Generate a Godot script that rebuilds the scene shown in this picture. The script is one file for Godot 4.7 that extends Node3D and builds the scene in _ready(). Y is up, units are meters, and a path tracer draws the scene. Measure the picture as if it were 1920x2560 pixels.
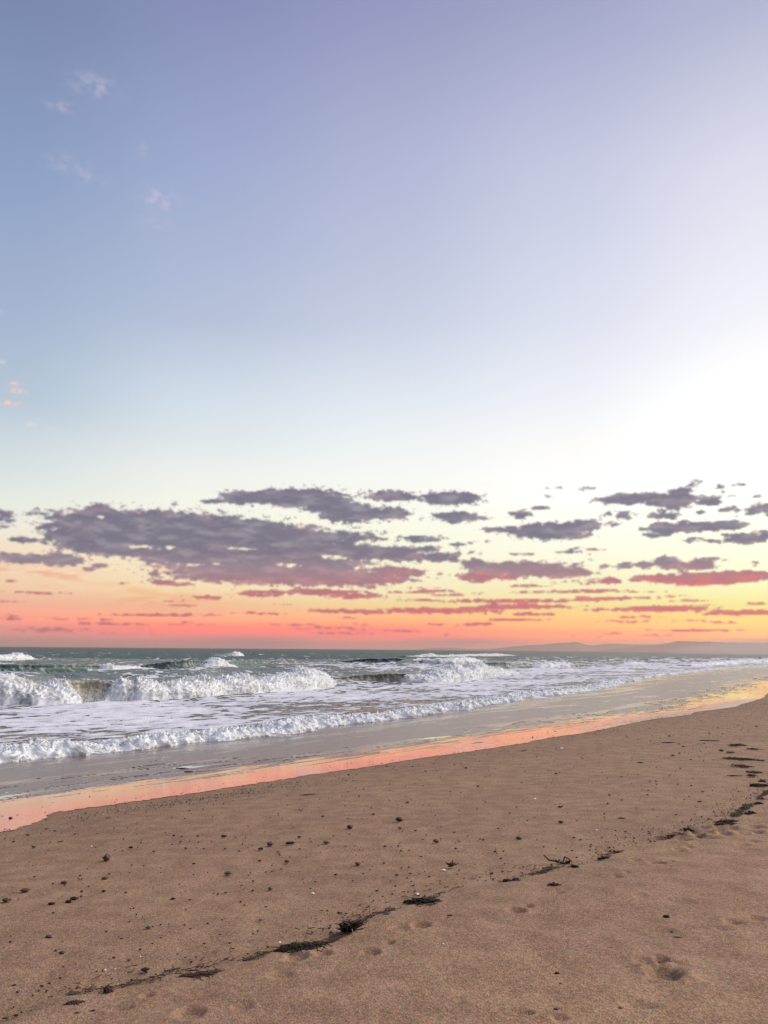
extends Node3D
# A beach at dusk. Metres, y up, the camera stands on the sand above the origin and looks out to sea (-z).
# s runs along the shore (away from the camera), t runs out to sea.

const ALONG := Vector2(0.62251, -0.78261)   # (x, z) of s
const OUT := Vector2(-0.78261, -0.62251)    # (x, z) of t
const SEA := -0.95

var used := {}
var T0 := 0

# ------------------------------------------------------------------ the shape of the beach
const PROFILE := [-80, 1.8, -20, 0.35, -6, 0.05, 0, 0, 2.6, -0.02, 3.2, -0.05, 6, -0.2, 8.5, -0.36, 9.6, -0.452, 11, -0.562, 12.3, -0.64, 13.2, -0.675, 16.4, -0.765]
const ROLL := [-60, 16.4, -20, 16.4, 8, 16.4, 15, 16.3, 23, 17.3, 34.5, 19.6, 46, 21.2, 70, 27.5, 90, 31, 133, 36.3, 200, 42, 600, 60]
const EDGE := [-40,9.8, -20,9.3, -6,9.7, 1,9.5, 4.97,9.35, 5.35,9.46, 5.73,9.79, 6.15,10.30, 6.65,10.18, 7.30,10.08, 8.04,10.00, 9.35,9.94, 9.86,9.93, 10.77,9.95, 11.28,9.81, 11.95,9.78, 12.33,9.77, 13.19,9.81, 14.60,9.61, 16.50,9.51, 17.14,9.49, 17.61,9.63, 18.31,9.59, 18.64,9.68, 19.96,9.50, 22.61,9.73, 23.16,9.81, 26.25,10.14, 27.80,9.77, 28.44,9.67, 30.71,10.27, 34.11,9.88, 35.26,10.06, 36.62,10.36, 40.57,10.97, 44.31,11.62, 46.08,11.88, 50.42,12.89, 51.53,13.04, 52,13.2, 60,13.6, 64,15, 90,18, 133,22, 260,30, 600,45]
const WRACK := [2.26,3.90, 2.46,3.94, 2.66,3.84, 2.80,3.77, 2.97,3.74, 3.11,3.68, 3.24,3.65, 3.38,3.55, 3.52,3.54, 3.66,3.46, 3.76,3.43, 3.93,3.43, 4.07,3.45, 4.32,3.48, 4.65,3.51, 4.89,3.42, 5.25,3.43, 5.41,3.33, 5.61,3.22, 5.85,3.15, 6.13,3.13, 6.17,3.02, 6.43,2.97, 6.65,2.94, 7.14,2.97, 7.35,2.84, 7.63,2.77, 8.06,2.77, 8.48,2.65, 9.08,2.64, 9.91,2.70, 10.71,2.76]
var tab_profile := PackedFloat32Array()
var tab_roll := PackedFloat32Array()
var tab_edge := PackedFloat32Array()
var tab_wrack := PackedFloat32Array()

func herm(p: Array, x: float) -> float:
	var n: int = p.size() / 2
	if x <= p[0]: return p[1]
	if x >= p[2 * n - 2]: return p[2 * n - 1]
	var i := 0
	while i < n - 2 and p[2 * i + 2] <= x: i += 1
	var i0: int = maxi(i - 1, 0)
	var i3: int = mini(i + 2, n - 1)
	var h: float = p[2 * i + 2] - p[2 * i]
	var k: float = (x - p[2 * i]) / h
	var m1: float = (p[2 * i + 3] - p[2 * i0 + 1]) / (p[2 * i + 2] - p[2 * i0])
	var m2: float = (p[2 * i3 + 1] - p[2 * i + 1]) / (p[2 * i3] - p[2 * i])
	var k2: float = k * k
	var k3: float = k2 * k
	return (2 * k3 - 3 * k2 + 1) * p[2 * i + 1] + (k3 - 2 * k2 + k) * h * m1 + (3 * k2 - 2 * k3) * p[2 * i + 3] + (k3 - k2) * h * m2

func straight(p: Array, x: float) -> float:
	var n: int = p.size() / 2
	if x <= p[0]: return p[1]
	if x >= p[2 * n - 2]: return p[2 * n - 1]
	var i := 0
	while i < n - 2 and p[2 * i + 2] <= x: i += 1
	return lerpf(p[2 * i + 1], p[2 * i + 3], (x - p[2 * i]) / (p[2 * i + 2] - p[2 * i]))

func make_tables() -> void:
	var wob := noise(7, 0.9, 3)
	for i in 4626: tab_profile.append(herm(PROFILE, -80.0 + i * 0.02))
	for i in 2641: tab_roll.append(herm(ROLL, -60.0 + i * 0.25) + 0.35 * wob.get_noise_2d(i * 0.06, 3.0) + 0.2 * wob.get_noise_2d(i * 0.25, 9.0))
	for i in 12801:
		var s := -40.0 + i * 0.05
		tab_edge.append(straight(EDGE, s) + 0.05 * wob.get_noise_2d(s * 0.8, 20.0) + 0.02 * wob.get_noise_2d(s * 4.0, 30.0))
	for i in 800:
		var s := -2.0 + i * 0.05
		tab_wrack.append(straight(WRACK, s) + 0.05 * wob.get_noise_2d(s * 2.0, 40.0))

func look(tab: PackedFloat32Array, x: float, x0: float, dx: float) -> float:
	var k := clampf((x - x0) / dx, 0.0, tab.size() - 1.001)
	var i := int(k)
	return lerpf(tab[i], tab[i + 1], k - i)

func roll_at(s: float) -> float: return look(tab_roll, s, -60.0, 0.25)
func edge_at(s: float) -> float: return look(tab_edge, s, -40.0, 0.05)

func base_y(s: float, t: float) -> float:
	# farther along the shore the beach face is steeper
	var steep := (0.002 * smoothstep(8.0, 12.0, s) + 0.012 * smoothstep(20.0, 32.0, s) + 0.012 * smoothstep(36.0, 46.0, s)) * clampf(t - 8.6, 0.0, 3.2)
	if t < 12.5: return look(tab_profile, t, -80.0, 0.02) - steep
	var tr := roll_at(s)
	if t < tr: return look(tab_profile, 12.5 + (t - 12.5) / (tr - 12.5) * 3.9, -80.0, 0.02) - steep * (1.0 - smoothstep(12.5, tr, t))
	return maxf(-0.765 - 0.05 * (t - tr), -5.0)

func st(x: float, z: float) -> Vector2: return Vector2(x * ALONG.x + z * ALONG.y, x * OUT.x + z * OUT.y)
func xz(s: float, t: float) -> Vector2: return ALONG * s + OUT * t
func ground(x: float, z: float) -> float:
	var q := st(x, z)
	return base_y(q.x, q.y)

# ------------------------------------------------------------------ small helpers
func noise(seed_: int, frequency: float, octaves := 4, kind := FastNoiseLite.TYPE_SIMPLEX) -> FastNoiseLite:
	var n := FastNoiseLite.new()
	n.seed = seed_
	n.noise_type = kind
	n.frequency = frequency
	n.fractal_type = FastNoiseLite.FRACTAL_FBM if octaves > 1 else FastNoiseLite.FRACTAL_NONE
	n.fractal_octaves = octaves
	return n

func lumps(seed_: int, frequency: float) -> FastNoiseLite:
	var n := noise(seed_, frequency, 1, FastNoiseLite.TYPE_CELLULAR)
	n.cellular_distance_function = FastNoiseLite.DISTANCE_EUCLIDEAN
	n.cellular_return_type = FastNoiseLite.RETURN_DISTANCE
	return n

func rng(seed_: int) -> RandomNumberGenerator:
	var r := RandomNumberGenerator.new()
	r.seed = seed_
	return r

func lin(r: float, g: float, b: float, times := 1.0) -> Vector3:
	var c := Color(r / 255.0, g / 255.0, b / 255.0).srgb_to_linear()
	return Vector3(c.r, c.g, c.b) * times

func base_color(r: float, g: float, b: float) -> Color: return Color(r, g, b).linear_to_srgb()

func numbered(called: String) -> String:
	var n: int = used.get(called, 0)
	used[called] = n + 1
	return called if n == 0 else "%s_%03d" % [called, n]

func tag(o: Node, label: String, category := "", group := "", kind := "") -> Node:
	if label: o.set_meta("label", label)
	if category: o.set_meta("category", category)
	if group: o.set_meta("group", group)
	if kind: o.set_meta("kind", kind)
	return o

func shape(called: String, m: Mesh, mat: Material, parent: Node = null) -> MeshInstance3D:
	var o := MeshInstance3D.new()
	o.mesh = m
	if mat: o.material_override = mat
	if parent:
		o.name = called
		parent.add_child(o, true)
	else:
		o.name = numbered(called)
		add_child(o)
	return o

func root_at(called: String, at: Vector3, turn := 0.0) -> Node3D:
	var o := Node3D.new()
	o.name = numbered(called)
	add_child(o)
	o.position = at
	o.rotation.y = turn
	return o

func mesh_of(v: PackedVector3Array, n: PackedVector3Array, i: PackedInt32Array, c := PackedColorArray(), uv := PackedVector2Array()) -> ArrayMesh:
	var a := []
	a.resize(Mesh.ARRAY_MAX)
	a[Mesh.ARRAY_VERTEX] = v
	a[Mesh.ARRAY_NORMAL] = n
	a[Mesh.ARRAY_INDEX] = i
	if c.size(): a[Mesh.ARRAY_COLOR] = c
	if uv.size(): a[Mesh.ARRAY_TEX_UV] = uv
	var m := ArrayMesh.new()
	m.add_surface_from_arrays(Mesh.PRIMITIVE_TRIANGLES, a)
	return m

func grid_normals(v: PackedVector3Array, rows: int, cols: int) -> PackedVector3Array:
	var n := PackedVector3Array()
	n.resize(v.size())
	for i in rows:
		var up: int = mini(i + 1, rows - 1) * cols
		var down: int = maxi(i - 1, 0) * cols
		for j in cols:
			var dr := v[up + j] - v[down + j]
			var dc := v[i * cols + mini(j + 1, cols - 1)] - v[i * cols + maxi(j - 1, 0)]
			n[i * cols + j] = dc.cross(dr).normalized()
	return n

func grid_index(rows: int, cols: int) -> PackedInt32Array:
	var out := PackedInt32Array()
	out.resize((rows - 1) * (cols - 1) * 6)
	var k := 0
	for i in rows - 1:
		for j in cols - 1:
			var a := i * cols + j
			out[k] = a
			out[k + 1] = a + cols
			out[k + 2] = a + cols + 1
			out[k + 3] = a
			out[k + 4] = a + cols + 1
			out[k + 5] = a + 1
			k += 6
	return out

# keeps the part of a grid where field > 0, cut along the line where it is 0
func cut(v: PackedVector3Array, n: PackedVector3Array, field: PackedFloat32Array, rows: int, cols: int, c := PackedColorArray()) -> ArrayMesh:
	var ov := PackedVector3Array()
	var on := PackedVector3Array()
	var oc := PackedColorArray()
	var oi := PackedInt32Array()
	var at := PackedInt32Array()
	at.resize(v.size())
	at.fill(-1)
	var colored := c.size() > 0
	for i in rows - 1:
		for j in cols - 1:
			var a := i * cols + j
			var q := [a, a + cols, a + cols + 1, a + 1]
			var inside := int(field[q[0]] > 0) + int(field[q[1]] > 0) + int(field[q[2]] > 0) + int(field[q[3]] > 0)
			if inside == 0: continue
			var poly := []
			for k in 4:
				var p: int = q[k]
				var fp := field[p]
				if fp > 0:
					if at[p] < 0:
						at[p] = ov.size()
						ov.append(v[p])
						on.append(n[p])
						if colored: oc.append(c[p])
					poly.append(at[p])
				if inside < 4:
					var w: int = q[(k + 1) % 4]
					var fw := field[w]
					if (fp > 0) != (fw > 0):
						var h := fp / (fp - fw)
						poly.append(ov.size())
						ov.append(v[p].lerp(v[w], h))
						on.append(n[p].lerp(n[w], h))
						if colored: oc.append(c[p].lerp(c[w], h))
			for k in range(1, poly.size() - 1):
				oi.append(poly[0])
				oi.append(poly[k])
				oi.append(poly[k + 1])
	return mesh_of(ov, on, oi, oc)

func fan_angles(half: float, step: float, full := false, reach := 75.0) -> PackedFloat32Array:
	var right := PackedFloat32Array()
	var a := 0.0
	while a < half:
		right.append(a)
		a += step
	var grow := step
	var end := 180.0 if full else reach
	while a < end:
		right.append(a)
		grow *= 1.13
		a += grow
	right.append(end)
	var out := PackedFloat32Array()
	for k in range(right.size() - 1, 0, -1): out.append(deg_to_rad(-right[k]))
	for k in right.size(): out.append(deg_to_rad(right[k]))
	return out

func spread(list: Array) -> PackedFloat32Array:   # [from, ratio, to, ratio, to ...]
	var out := PackedFloat32Array()
	var r: float = list[0]
	for k in range(1, list.size(), 2):
		while r < list[k + 1]:
			out.append(r)
			r *= list[k]
	out.append(r)
	return out

func blob(seed_: int, rough: float, flat: float, across := 9, high := 6) -> ArrayMesh:
	var nz := noise(seed_, 1.1, 2)
	var v := PackedVector3Array()
	for i in high + 1:
		var e := -PI / 2 + PI * i / high
		for j in across + 1:
			var az := TAU * (j % across) / across
			var p := Vector3(cos(e) * cos(az), sin(e), cos(e) * sin(az))
			v.append(p * Vector3(1, flat, 1) * (1.0 + rough * nz.get_noise_3dv(p)) * 0.5)
	var n := PackedVector3Array()
	for i in high + 1:
		for j in across + 1:
			var k := i * (across + 1) + j
			var left := v[i * (across + 1) + (j + across - 1) % across]
			var right := v[i * (across + 1) + (j + 1) % across]
			var q := (v[mini(i + 1, high) * (across + 1) + j] - v[maxi(i - 1, 0) * (across + 1) + j]).cross(right - left)
			n.append(q.normalized() if i > 0 and i < high else v[k].normalized())
	var ix := grid_index(high + 1, across + 1)
	ix.reverse()
	return mesh_of(v, n, ix)

func scatter(called: String, m: Mesh, mat: Material, where: Array, parent: Node = null, tint := []) -> MultiMeshInstance3D:
	var mm := MultiMesh.new()
	mm.transform_format = MultiMesh.TRANSFORM_3D
	mm.use_colors = tint.size() > 0
	mm.mesh = m
	mm.instance_count = where.size()
	for k in where.size():
		mm.set_instance_transform(k, where[k])
		if tint.size(): mm.set_instance_color(k, tint[k])
	var o := MultiMeshInstance3D.new()
	o.multimesh = mm
	o.material_override = mat
	if parent:
		o.name = called
		parent.add_child(o, true)
	else:
		o.name = numbered(called)
		add_child(o)
	return o

func turned(r: RandomNumberGenerator, size: Vector3) -> Basis:
	return Basis.from_euler(Vector3(r.randf() * TAU, r.randf() * TAU, r.randf() * TAU)).scaled(size)

func tube_into(v: PackedVector3Array, n: PackedVector3Array, ix: PackedInt32Array, path: PackedVector3Array, radii: PackedFloat32Array, around := 6) -> void:
	var first := v.size()
	for k in path.size():
		var d := (path[mini(k + 1, path.size() - 1)] - path[maxi(k - 1, 0)]).normalized()
		var side := d.cross(Vector3.UP)
		if side.length() < 0.05: side = d.cross(Vector3.RIGHT)
		side = side.normalized()
		var up := side.cross(d)
		for j in around:
			var a := TAU * j / around
			var o := side * cos(a) + up * sin(a)
			v.append(path[k] + o * radii[k])
			n.append(o)
	for k in path.size() - 1:
		for j in around:
			var a := first + k * around + j
			var b := first + k * around + (j + 1) % around
			ix.append_array([a, b, b + around, a, b + around, a + around])
	for e in [0, path.size() - 1]:
		var c := v.size()
		v.append(path[e])
		n.append((path[e] - path[1 if e == 0 else e - 1]).normalized())
		for j in around:
			ix.append_array([c, first + e * around + j, first + e * around + (j + 1) % around])

func tell(what: String) -> void:
	print("%s %.1f s" % [what, (Time.get_ticks_msec() - T0) / 1000.0])

# ------------------------------------------------------------------ the sky
const CLOUDS := [
-24.75,7.94,0.92,0.697,0.80,0.00, -22.46,8.37,1.10,0.380,0.62,0.00, -22.62,7.50,0.71,0.329,0.60,0.00, -21.35,7.06,0.97,0.306,0.80,0.00, -19.97,7.65,2.23,1.236,1.20,0.00, -19.03,8.80,0.90,0.518,1.00,0.25,
-16.55,7.83,3.63,1.209,1.50,0.00, -13.05,7.82,4.00,1.228,1.60,0.00, -9.31,7.57,4.08,1.190,1.60,0.00, -6.04,7.27,3.57,0.981,1.40,0.00, -2.06,7.64,2.21,0.411,1.00,0.00, -1.55,6.55,3.03,0.602,1.00,0.00,
-20.33,6.65,1.97,0.642,1.00,0.00, -18.48,6.33,1.65,0.519,1.00,0.05, -16.89,6.97,3.08,0.917,1.20,0.00, -13.42,5.97,3.70,0.718,1.10,0.10, -7.26,5.81,5.74,0.814,1.20,0.15, -8.77,4.99,6.52,0.755,1.30,0.12,
-3.28,4.78,5.48,0.599,1.20,0.25, -10.88,6.39,5.40,0.806,1.00,0.05, -4.38,6.27,4.95,0.709,1.10,0.10, -23.94,5.45,1.49,0.374,1.10,0.05, -21.36,5.50,1.88,0.432,1.20,0.05, -23.36,6.64,1.13,0.201,1.00,0.00,
-18.79,5.20,0.64,0.181,0.90,0.20, -19.51,4.94,0.54,0.154,0.80,0.20, -23.91,4.03,0.46,0.100,0.90,0.30, -15.45,4.79,0.51,0.105,0.90,0.30, -14.96,4.28,1.03,0.210,1.00,0.30, -13.67,4.16,1.04,0.132,1.00,0.30,
-17.18,4.11,0.45,0.100,0.80,0.30, -10.05,10.06,1.47,0.486,1.20,0.00, -7.49,10.21,2.20,0.544,1.20,0.10, -5.15,10.16,3.05,0.764,1.40,0.00, -2.22,9.23,2.50,0.713,1.30,0.00, 0.41,10.43,1.84,0.411,1.20,0.10,
0.70,9.26,1.28,0.494,1.00,0.00, -12.05,9.74,0.85,0.188,0.90,0.00, -14.44,9.42,0.37,0.239,0.50,0.00, -11.71,3.32,0.89,0.159,1.00,0.50, -8.38,3.65,1.88,0.242,1.00,0.50, -4.46,3.82,3.00,0.217,1.10,0.50,
-1.68,3.55,2.46,0.163,1.00,0.50, -2.92,2.54,2.31,0.162,1.00,0.75, -9.00,2.38,0.35,0.100,0.80,0.80, -0.74,2.42,1.09,0.108,0.90,0.80, -18.34,1.76,1.73,0.100,0.70,0.60, -17.96,1.51,3.00,0.100,0.80,0.60,
-21.89,1.12,3.35,0.125,0.70,0.50, -15.70,1.23,1.01,0.100,0.60,0.60, -12.78,1.54,1.82,0.100,0.60,0.80, -6.36,1.61,2.29,0.100,0.70,0.80, -1.82,1.66,1.20,0.100,0.70,0.80, -5.36,1.33,1.62,0.100,0.60,0.80,
-1.43,1.28,1.09,0.100,0.60,0.80, -20.99,1.76,0.95,0.100,0.60,0.60, -24.01,1.67,1.38,0.100,0.60,0.60, 4.67,10.27,2.32,0.519,1.30,0.00, 4.96,9.01,1.76,0.383,1.20,0.00, 6.88,8.91,0.87,0.163,0.80,0.00,
9.39,9.14,0.97,0.325,1.00,0.00, 10.67,9.52,0.80,0.162,0.80,0.00, 11.78,10.84,0.69,0.161,0.50,0.00, 11.55,10.28,0.69,0.134,0.50,0.00, 7.96,8.11,1.35,0.244,1.00,0.00, 11.09,7.95,2.59,0.592,1.40,0.00,
13.66,8.27,1.30,0.426,1.20,0.00, 12.80,7.59,1.57,0.241,1.00,0.00, 13.85,10.72,0.68,0.266,0.60,0.00, 16.60,9.94,2.23,0.421,1.30,0.00, 19.37,9.66,1.48,0.621,1.20,0.05, 21.62,9.56,0.86,0.408,1.10,0.00,
20.12,10.37,0.88,0.309,0.80,0.00, 20.86,10.79,0.41,0.231,0.90,0.00, 18.38,8.79,0.95,0.312,0.90,0.00, 19.25,8.65,0.64,0.233,0.90,0.00, 22.86,8.93,0.66,0.228,0.80,0.00, 21.05,8.85,0.34,0.154,0.90,0.00,
24.54,8.88,0.87,0.399,1.10,0.00, 22.38,10.23,0.24,0.254,0.50,0.00, 15.69,9.03,1.53,0.238,0.55,0.00, 16.48,8.81,0.66,0.210,0.60,0.00, 20.00,7.92,2.88,0.361,1.40,0.00, 22.61,7.95,1.27,0.304,1.20,0.00,
18.27,7.49,0.94,0.208,1.00,0.00, 20.40,7.10,0.77,0.205,0.90,0.00, 23.69,7.09,1.65,0.326,1.20,0.00, 24.68,7.47,0.46,0.125,0.80,0.20, 21.61,7.00,0.71,0.127,0.80,0.00, 2.56,7.51,1.82,0.274,1.00,0.00,
4.95,7.10,0.82,0.109,0.90,0.00, 2.89,6.85,1.21,0.219,1.00,0.00, 1.12,6.74,0.83,0.219,0.90,0.00, 1.68,6.30,1.65,0.410,1.10,0.15, 3.85,6.22,1.10,0.355,1.10,0.10, 4.97,6.44,0.55,0.218,0.80,0.10,
0.99,5.29,1.81,0.355,1.10,0.60, 2.26,5.16,0.66,0.218,1.00,0.50, 0.50,4.66,0.93,0.164,1.00,0.60, 6.22,5.76,1.19,0.326,1.10,0.25, 9.30,5.44,3.44,0.539,1.40,0.30, 12.23,5.12,2.08,0.373,1.20,0.30,
13.16,5.59,0.42,0.213,0.80,0.30, 6.35,4.89,1.46,0.325,1.10,0.80, 8.53,4.83,0.86,0.216,1.00,0.80, 15.07,4.60,0.97,0.237,1.00,1.00, 13.49,4.52,0.78,0.185,0.60,0.90, 9.42,6.44,1.02,0.108,0.90,0.20,
12.59,6.53,0.79,0.107,0.90,0.20, 14.32,6.65,0.62,0.106,0.80,0.60, 16.15,5.56,0.81,0.236,1.00,0.20, 17.31,5.59,0.65,0.261,1.00,0.15, 18.77,5.79,1.03,0.362,1.20,0.10, 20.88,5.50,0.96,0.357,1.20,0.45,
19.59,5.38,1.45,0.257,1.00,0.40, 14.82,5.53,0.51,0.158,0.80,0.20, 21.55,5.91,0.71,0.102,0.70,0.10, 23.99,5.50,0.30,0.200,0.70,0.10, 18.15,4.69,1.43,0.285,1.20,0.85, 21.24,4.67,2.58,0.407,1.40,0.70,
23.43,4.72,1.73,0.350,1.30,0.85, 20.99,4.37,2.58,0.229,1.00,1.00, 3.05,3.96,0.93,0.122,1.00,0.60, 4.27,3.67,1.36,0.100,0.90,0.60, 9.86,4.28,1.38,0.121,1.00,0.60, 13.42,3.91,2.94,0.132,1.00,0.70,
8.83,3.29,5.50,0.147,1.00,0.70, 14.16,3.38,1.68,0.132,1.00,0.70, 6.31,3.78,0.43,0.100,0.70,0.70, 3.59,2.61,4.59,0.216,1.10,0.90, 9.78,2.89,3.41,0.160,1.10,0.85, 9.90,2.41,1.16,0.120,0.90,1.00,
8.97,2.04,2.01,0.107,1.00,0.95, 18.48,2.72,3.13,0.205,1.20,0.90, 14.42,2.69,1.12,0.100,0.90,0.80, 22.89,2.43,2.28,0.187,1.20,0.90, 23.95,2.99,0.77,0.100,1.00,0.70, 20.52,1.34,2.46,0.101,1.10,0.90,
3.43,1.69,1.08,0.100,0.80,0.90, 17.59,1.36,0.35,0.100,0.80,0.90, 19.25,3.51,0.97,0.100,0.60,0.80, 22.04,1.83,0.93,0.100,0.60,0.70, -16.43,6.55,0.97,0.157,0.72,-1.00, -14.64,6.56,0.67,0.159,0.62,-1.00,
-6.60,5.60,0.87,0.163,0.68,-1.00, -3.47,6.20,1.10,0.164,0.70,-1.00, -11.43,5.55,0.48,0.107,0.60,-1.00, -18.98,8.36,0.30,0.104,0.70,-1.00, -9.82,6.64,1.61,0.108,0.50,-1.00, -0.80,5.98,1.10,0.137,0.65,-1.00,
-12.95,5.48,1.05,0.100,0.50,-1.00, -24.65,16.32,0.47,0.123,0.80,2.00, -24.49,15.89,0.57,0.148,1.00,2.00, -24.98,15.09,0.80,0.172,1.00,2.00, -23.63,13.90,0.36,0.125,0.80,2.20, -22.29,13.78,0.34,0.100,0.60,2.20,
-25.82,20.55,0.19,0.100,0.60,2.20, -25.57,17.55,0.19,0.100,0.60,2.20, -21.20,34.34,1.60,0.626,0.42,3.00, -23.31,32.85,1.03,0.295,0.35,3.00, -20.91,29.23,1.04,0.316,0.38,3.00, -22.52,29.81,1.54,0.487,0.28,3.00,
-16.44,28.74,1.21,0.606,0.55,3.00, -16.34,27.27,1.36,0.380,0.25,3.00, -17.58,31.42,0.55,0.447,0.20,3.00, -23.31,4.63,3.56,0.426,0.80,4.00, -20.45,4.49,2.20,0.306,0.60,4.00, -18.60,4.12,1.49,0.284,0.70,5.00,
-16.71,3.68,1.52,0.364,0.70,5.00, -15.41,3.04,3.09,0.575,0.90,4.40, -13.10,2.93,2.09,0.475,0.80,4.60, -14.41,3.50,1.81,0.316,0.60,5.00, -21.37,3.80,1.20,0.127,0.50,4.20, -8.54,0.39,5.09,0.451,0.90,6.00,
5.47,0.50,4.52,0.320,0.90,6.00, 2.50,0.32,4.04,0.214,0.70,6.00
]
# height over the horizon in degrees, red, green, blue as seen, times; one list for each bearing (degrees right of straight out)
var SKY := {
	"-180": [0, 128,118,142,1, 4, 140,124,150,1, 8, 128,122,152,1, 15, 114,120,154,1, 25, 110,118,158,1, 38, 110,120,162,1, 60, 116,126,170,1, 90, 112,120,165,1],
	"-105": [0, 138,122,138,1, 3, 150,130,146,1, 7, 136,130,156,1, 15, 118,126,158,1, 25, 112,122,160,1, 38, 111,122,164,1, 60, 116,126,170,1, 90, 112,120,165,1],
	"-55": [0, 172,146,146,1, 1.5, 205,152,148,1, 4, 208,180,164,1, 8, 180,184,186,1, 13, 152,168,188,1, 20, 138,154,186,1, 28, 124,142,180,1, 38, 115,130,169,1, 60, 116,126,170,1, 90, 112,120,165,1],
	"-25.4": [0, 200,165,155,1, 0.6, 215,160,155,1, 1.1, 226,155,145,1, 1.8, 245,165,143,1, 2.4, 250,180,154,1, 3.1, 252,198,164,1, 3.8, 252,214,176,1, 6.2, 250,230,203,1, 7.4, 243,240,226,1, 9.1, 234,239,231,1, 10.9, 219,229,229,1, 13, 205,218,226,1, 15.2, 183,201,216,1, 20, 168,184,210,1, 25, 154,172,204,1, 29, 142,162,196,1, 37.5, 122,138,175,1, 60, 116,126,170,1, 90, 112,120,165,1],
	"-13": [0, 210,155,148,1, 0.65, 232,146,145,1, 1, 250,132,128,1, 1.45, 254,142,124,1, 1.85, 255,175,135,1, 2.3, 255,186,148,1, 3.1, 255,205,162,1, 3.8, 255,227,180,1, 4.3, 255,233,192,1, 7, 254,245,215,1, 9.5, 250,250,238,1, 11.8, 240,244,240,1, 14, 225,233,236,1, 16.4, 212,225,236,1, 21.6, 183,195,219,1, 26, 172,184,214,1, 31, 160,172,208,1, 40, 136,144,186,1, 60, 116,126,170,1, 90, 112,120,165,1],
	"0": [0, 222,160,148,1, 0.65, 250,138,130,1, 1.3, 255,136,122,1, 1.85, 255,175,125,1, 2.5, 255,208,146,1, 3, 255,224,160,1, 3.9, 255,240,192,1, 4.3, 255,244,202,1, 6.5, 255,253,225,1, 8.5, 255,254,236,1, 11.8, 250,252,248,1, 14, 240,246,247,1, 17, 226,234,243,1, 22, 200,209,228,1, 27, 187,195,221,1, 32, 176,183,214,1, 41, 147,153,191,1, 60, 118,128,171,1, 90, 112,120,165,1],
	"13": [0, 240,160,135,1, 0.5, 255,155,120,1, 1.05, 255,165,120,1, 1.7, 255,195,125,1, 2.5, 255,220,140,1, 3.3, 255,240,170,1, 4.7, 255,249,206,1, 6, 255,254,226,1.02, 7.8, 255,255,238,1.05, 10, 255,255,250,1.08, 14, 253,253,253,1, 16.6, 240,244,250,1, 21.8, 221,226,241,1, 27, 207,212,233,1, 31.5, 196,200,226,1, 40, 160,165,200,1, 60, 120,130,172,1, 90, 112,120,165,1],
	"25": [0, 250,165,110,1, 0.7, 253,180,115,1, 1.3, 255,210,125,1, 2.1, 255,225,130,1.02, 3.2, 255,246,163,1.02, 4, 255,251,192,1.05, 5.7, 255,254,220,1.1, 7.5, 255,255,230,1.18, 9.5, 255,255,245,1.2, 15.6, 255,255,255,1.12, 20.4, 245,246,253,1, 25, 232,234,246,1, 29.6, 220,222,238,1, 37.7, 178,182,211,1, 60, 122,132,174,1, 90, 112,120,165,1],
	"45": [0, 255,180,105,1.05, 1, 255,215,125,1.2, 3, 255,248,165,1.35, 6, 255,255,215,1.45, 10, 255,255,245,1.45, 16, 255,255,255,1.35, 22, 252,252,255,1.1, 30, 235,237,248,1, 38, 190,195,220,1, 60, 122,132,174,1, 90, 112,120,165,1],
	"75": [0, 250,165,110,1, 1, 255,195,120,1, 3, 255,240,155,1, 6, 255,253,210,1.1, 10, 255,254,240,1.15, 16, 250,252,253,1.05, 22, 225,230,243,1, 30, 203,208,230,1, 38, 165,172,205,1, 60, 120,130,172,1, 90, 112,120,165,1],
	"112": [0, 175,142,146,1, 2, 200,155,150,1, 5, 178,160,165,1, 10, 140,142,168,1, 20, 124,134,172,1, 30, 120,132,172,1, 40, 116,128,170,1, 60, 116,126,170,1, 90, 112,120,165,1],
}

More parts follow.
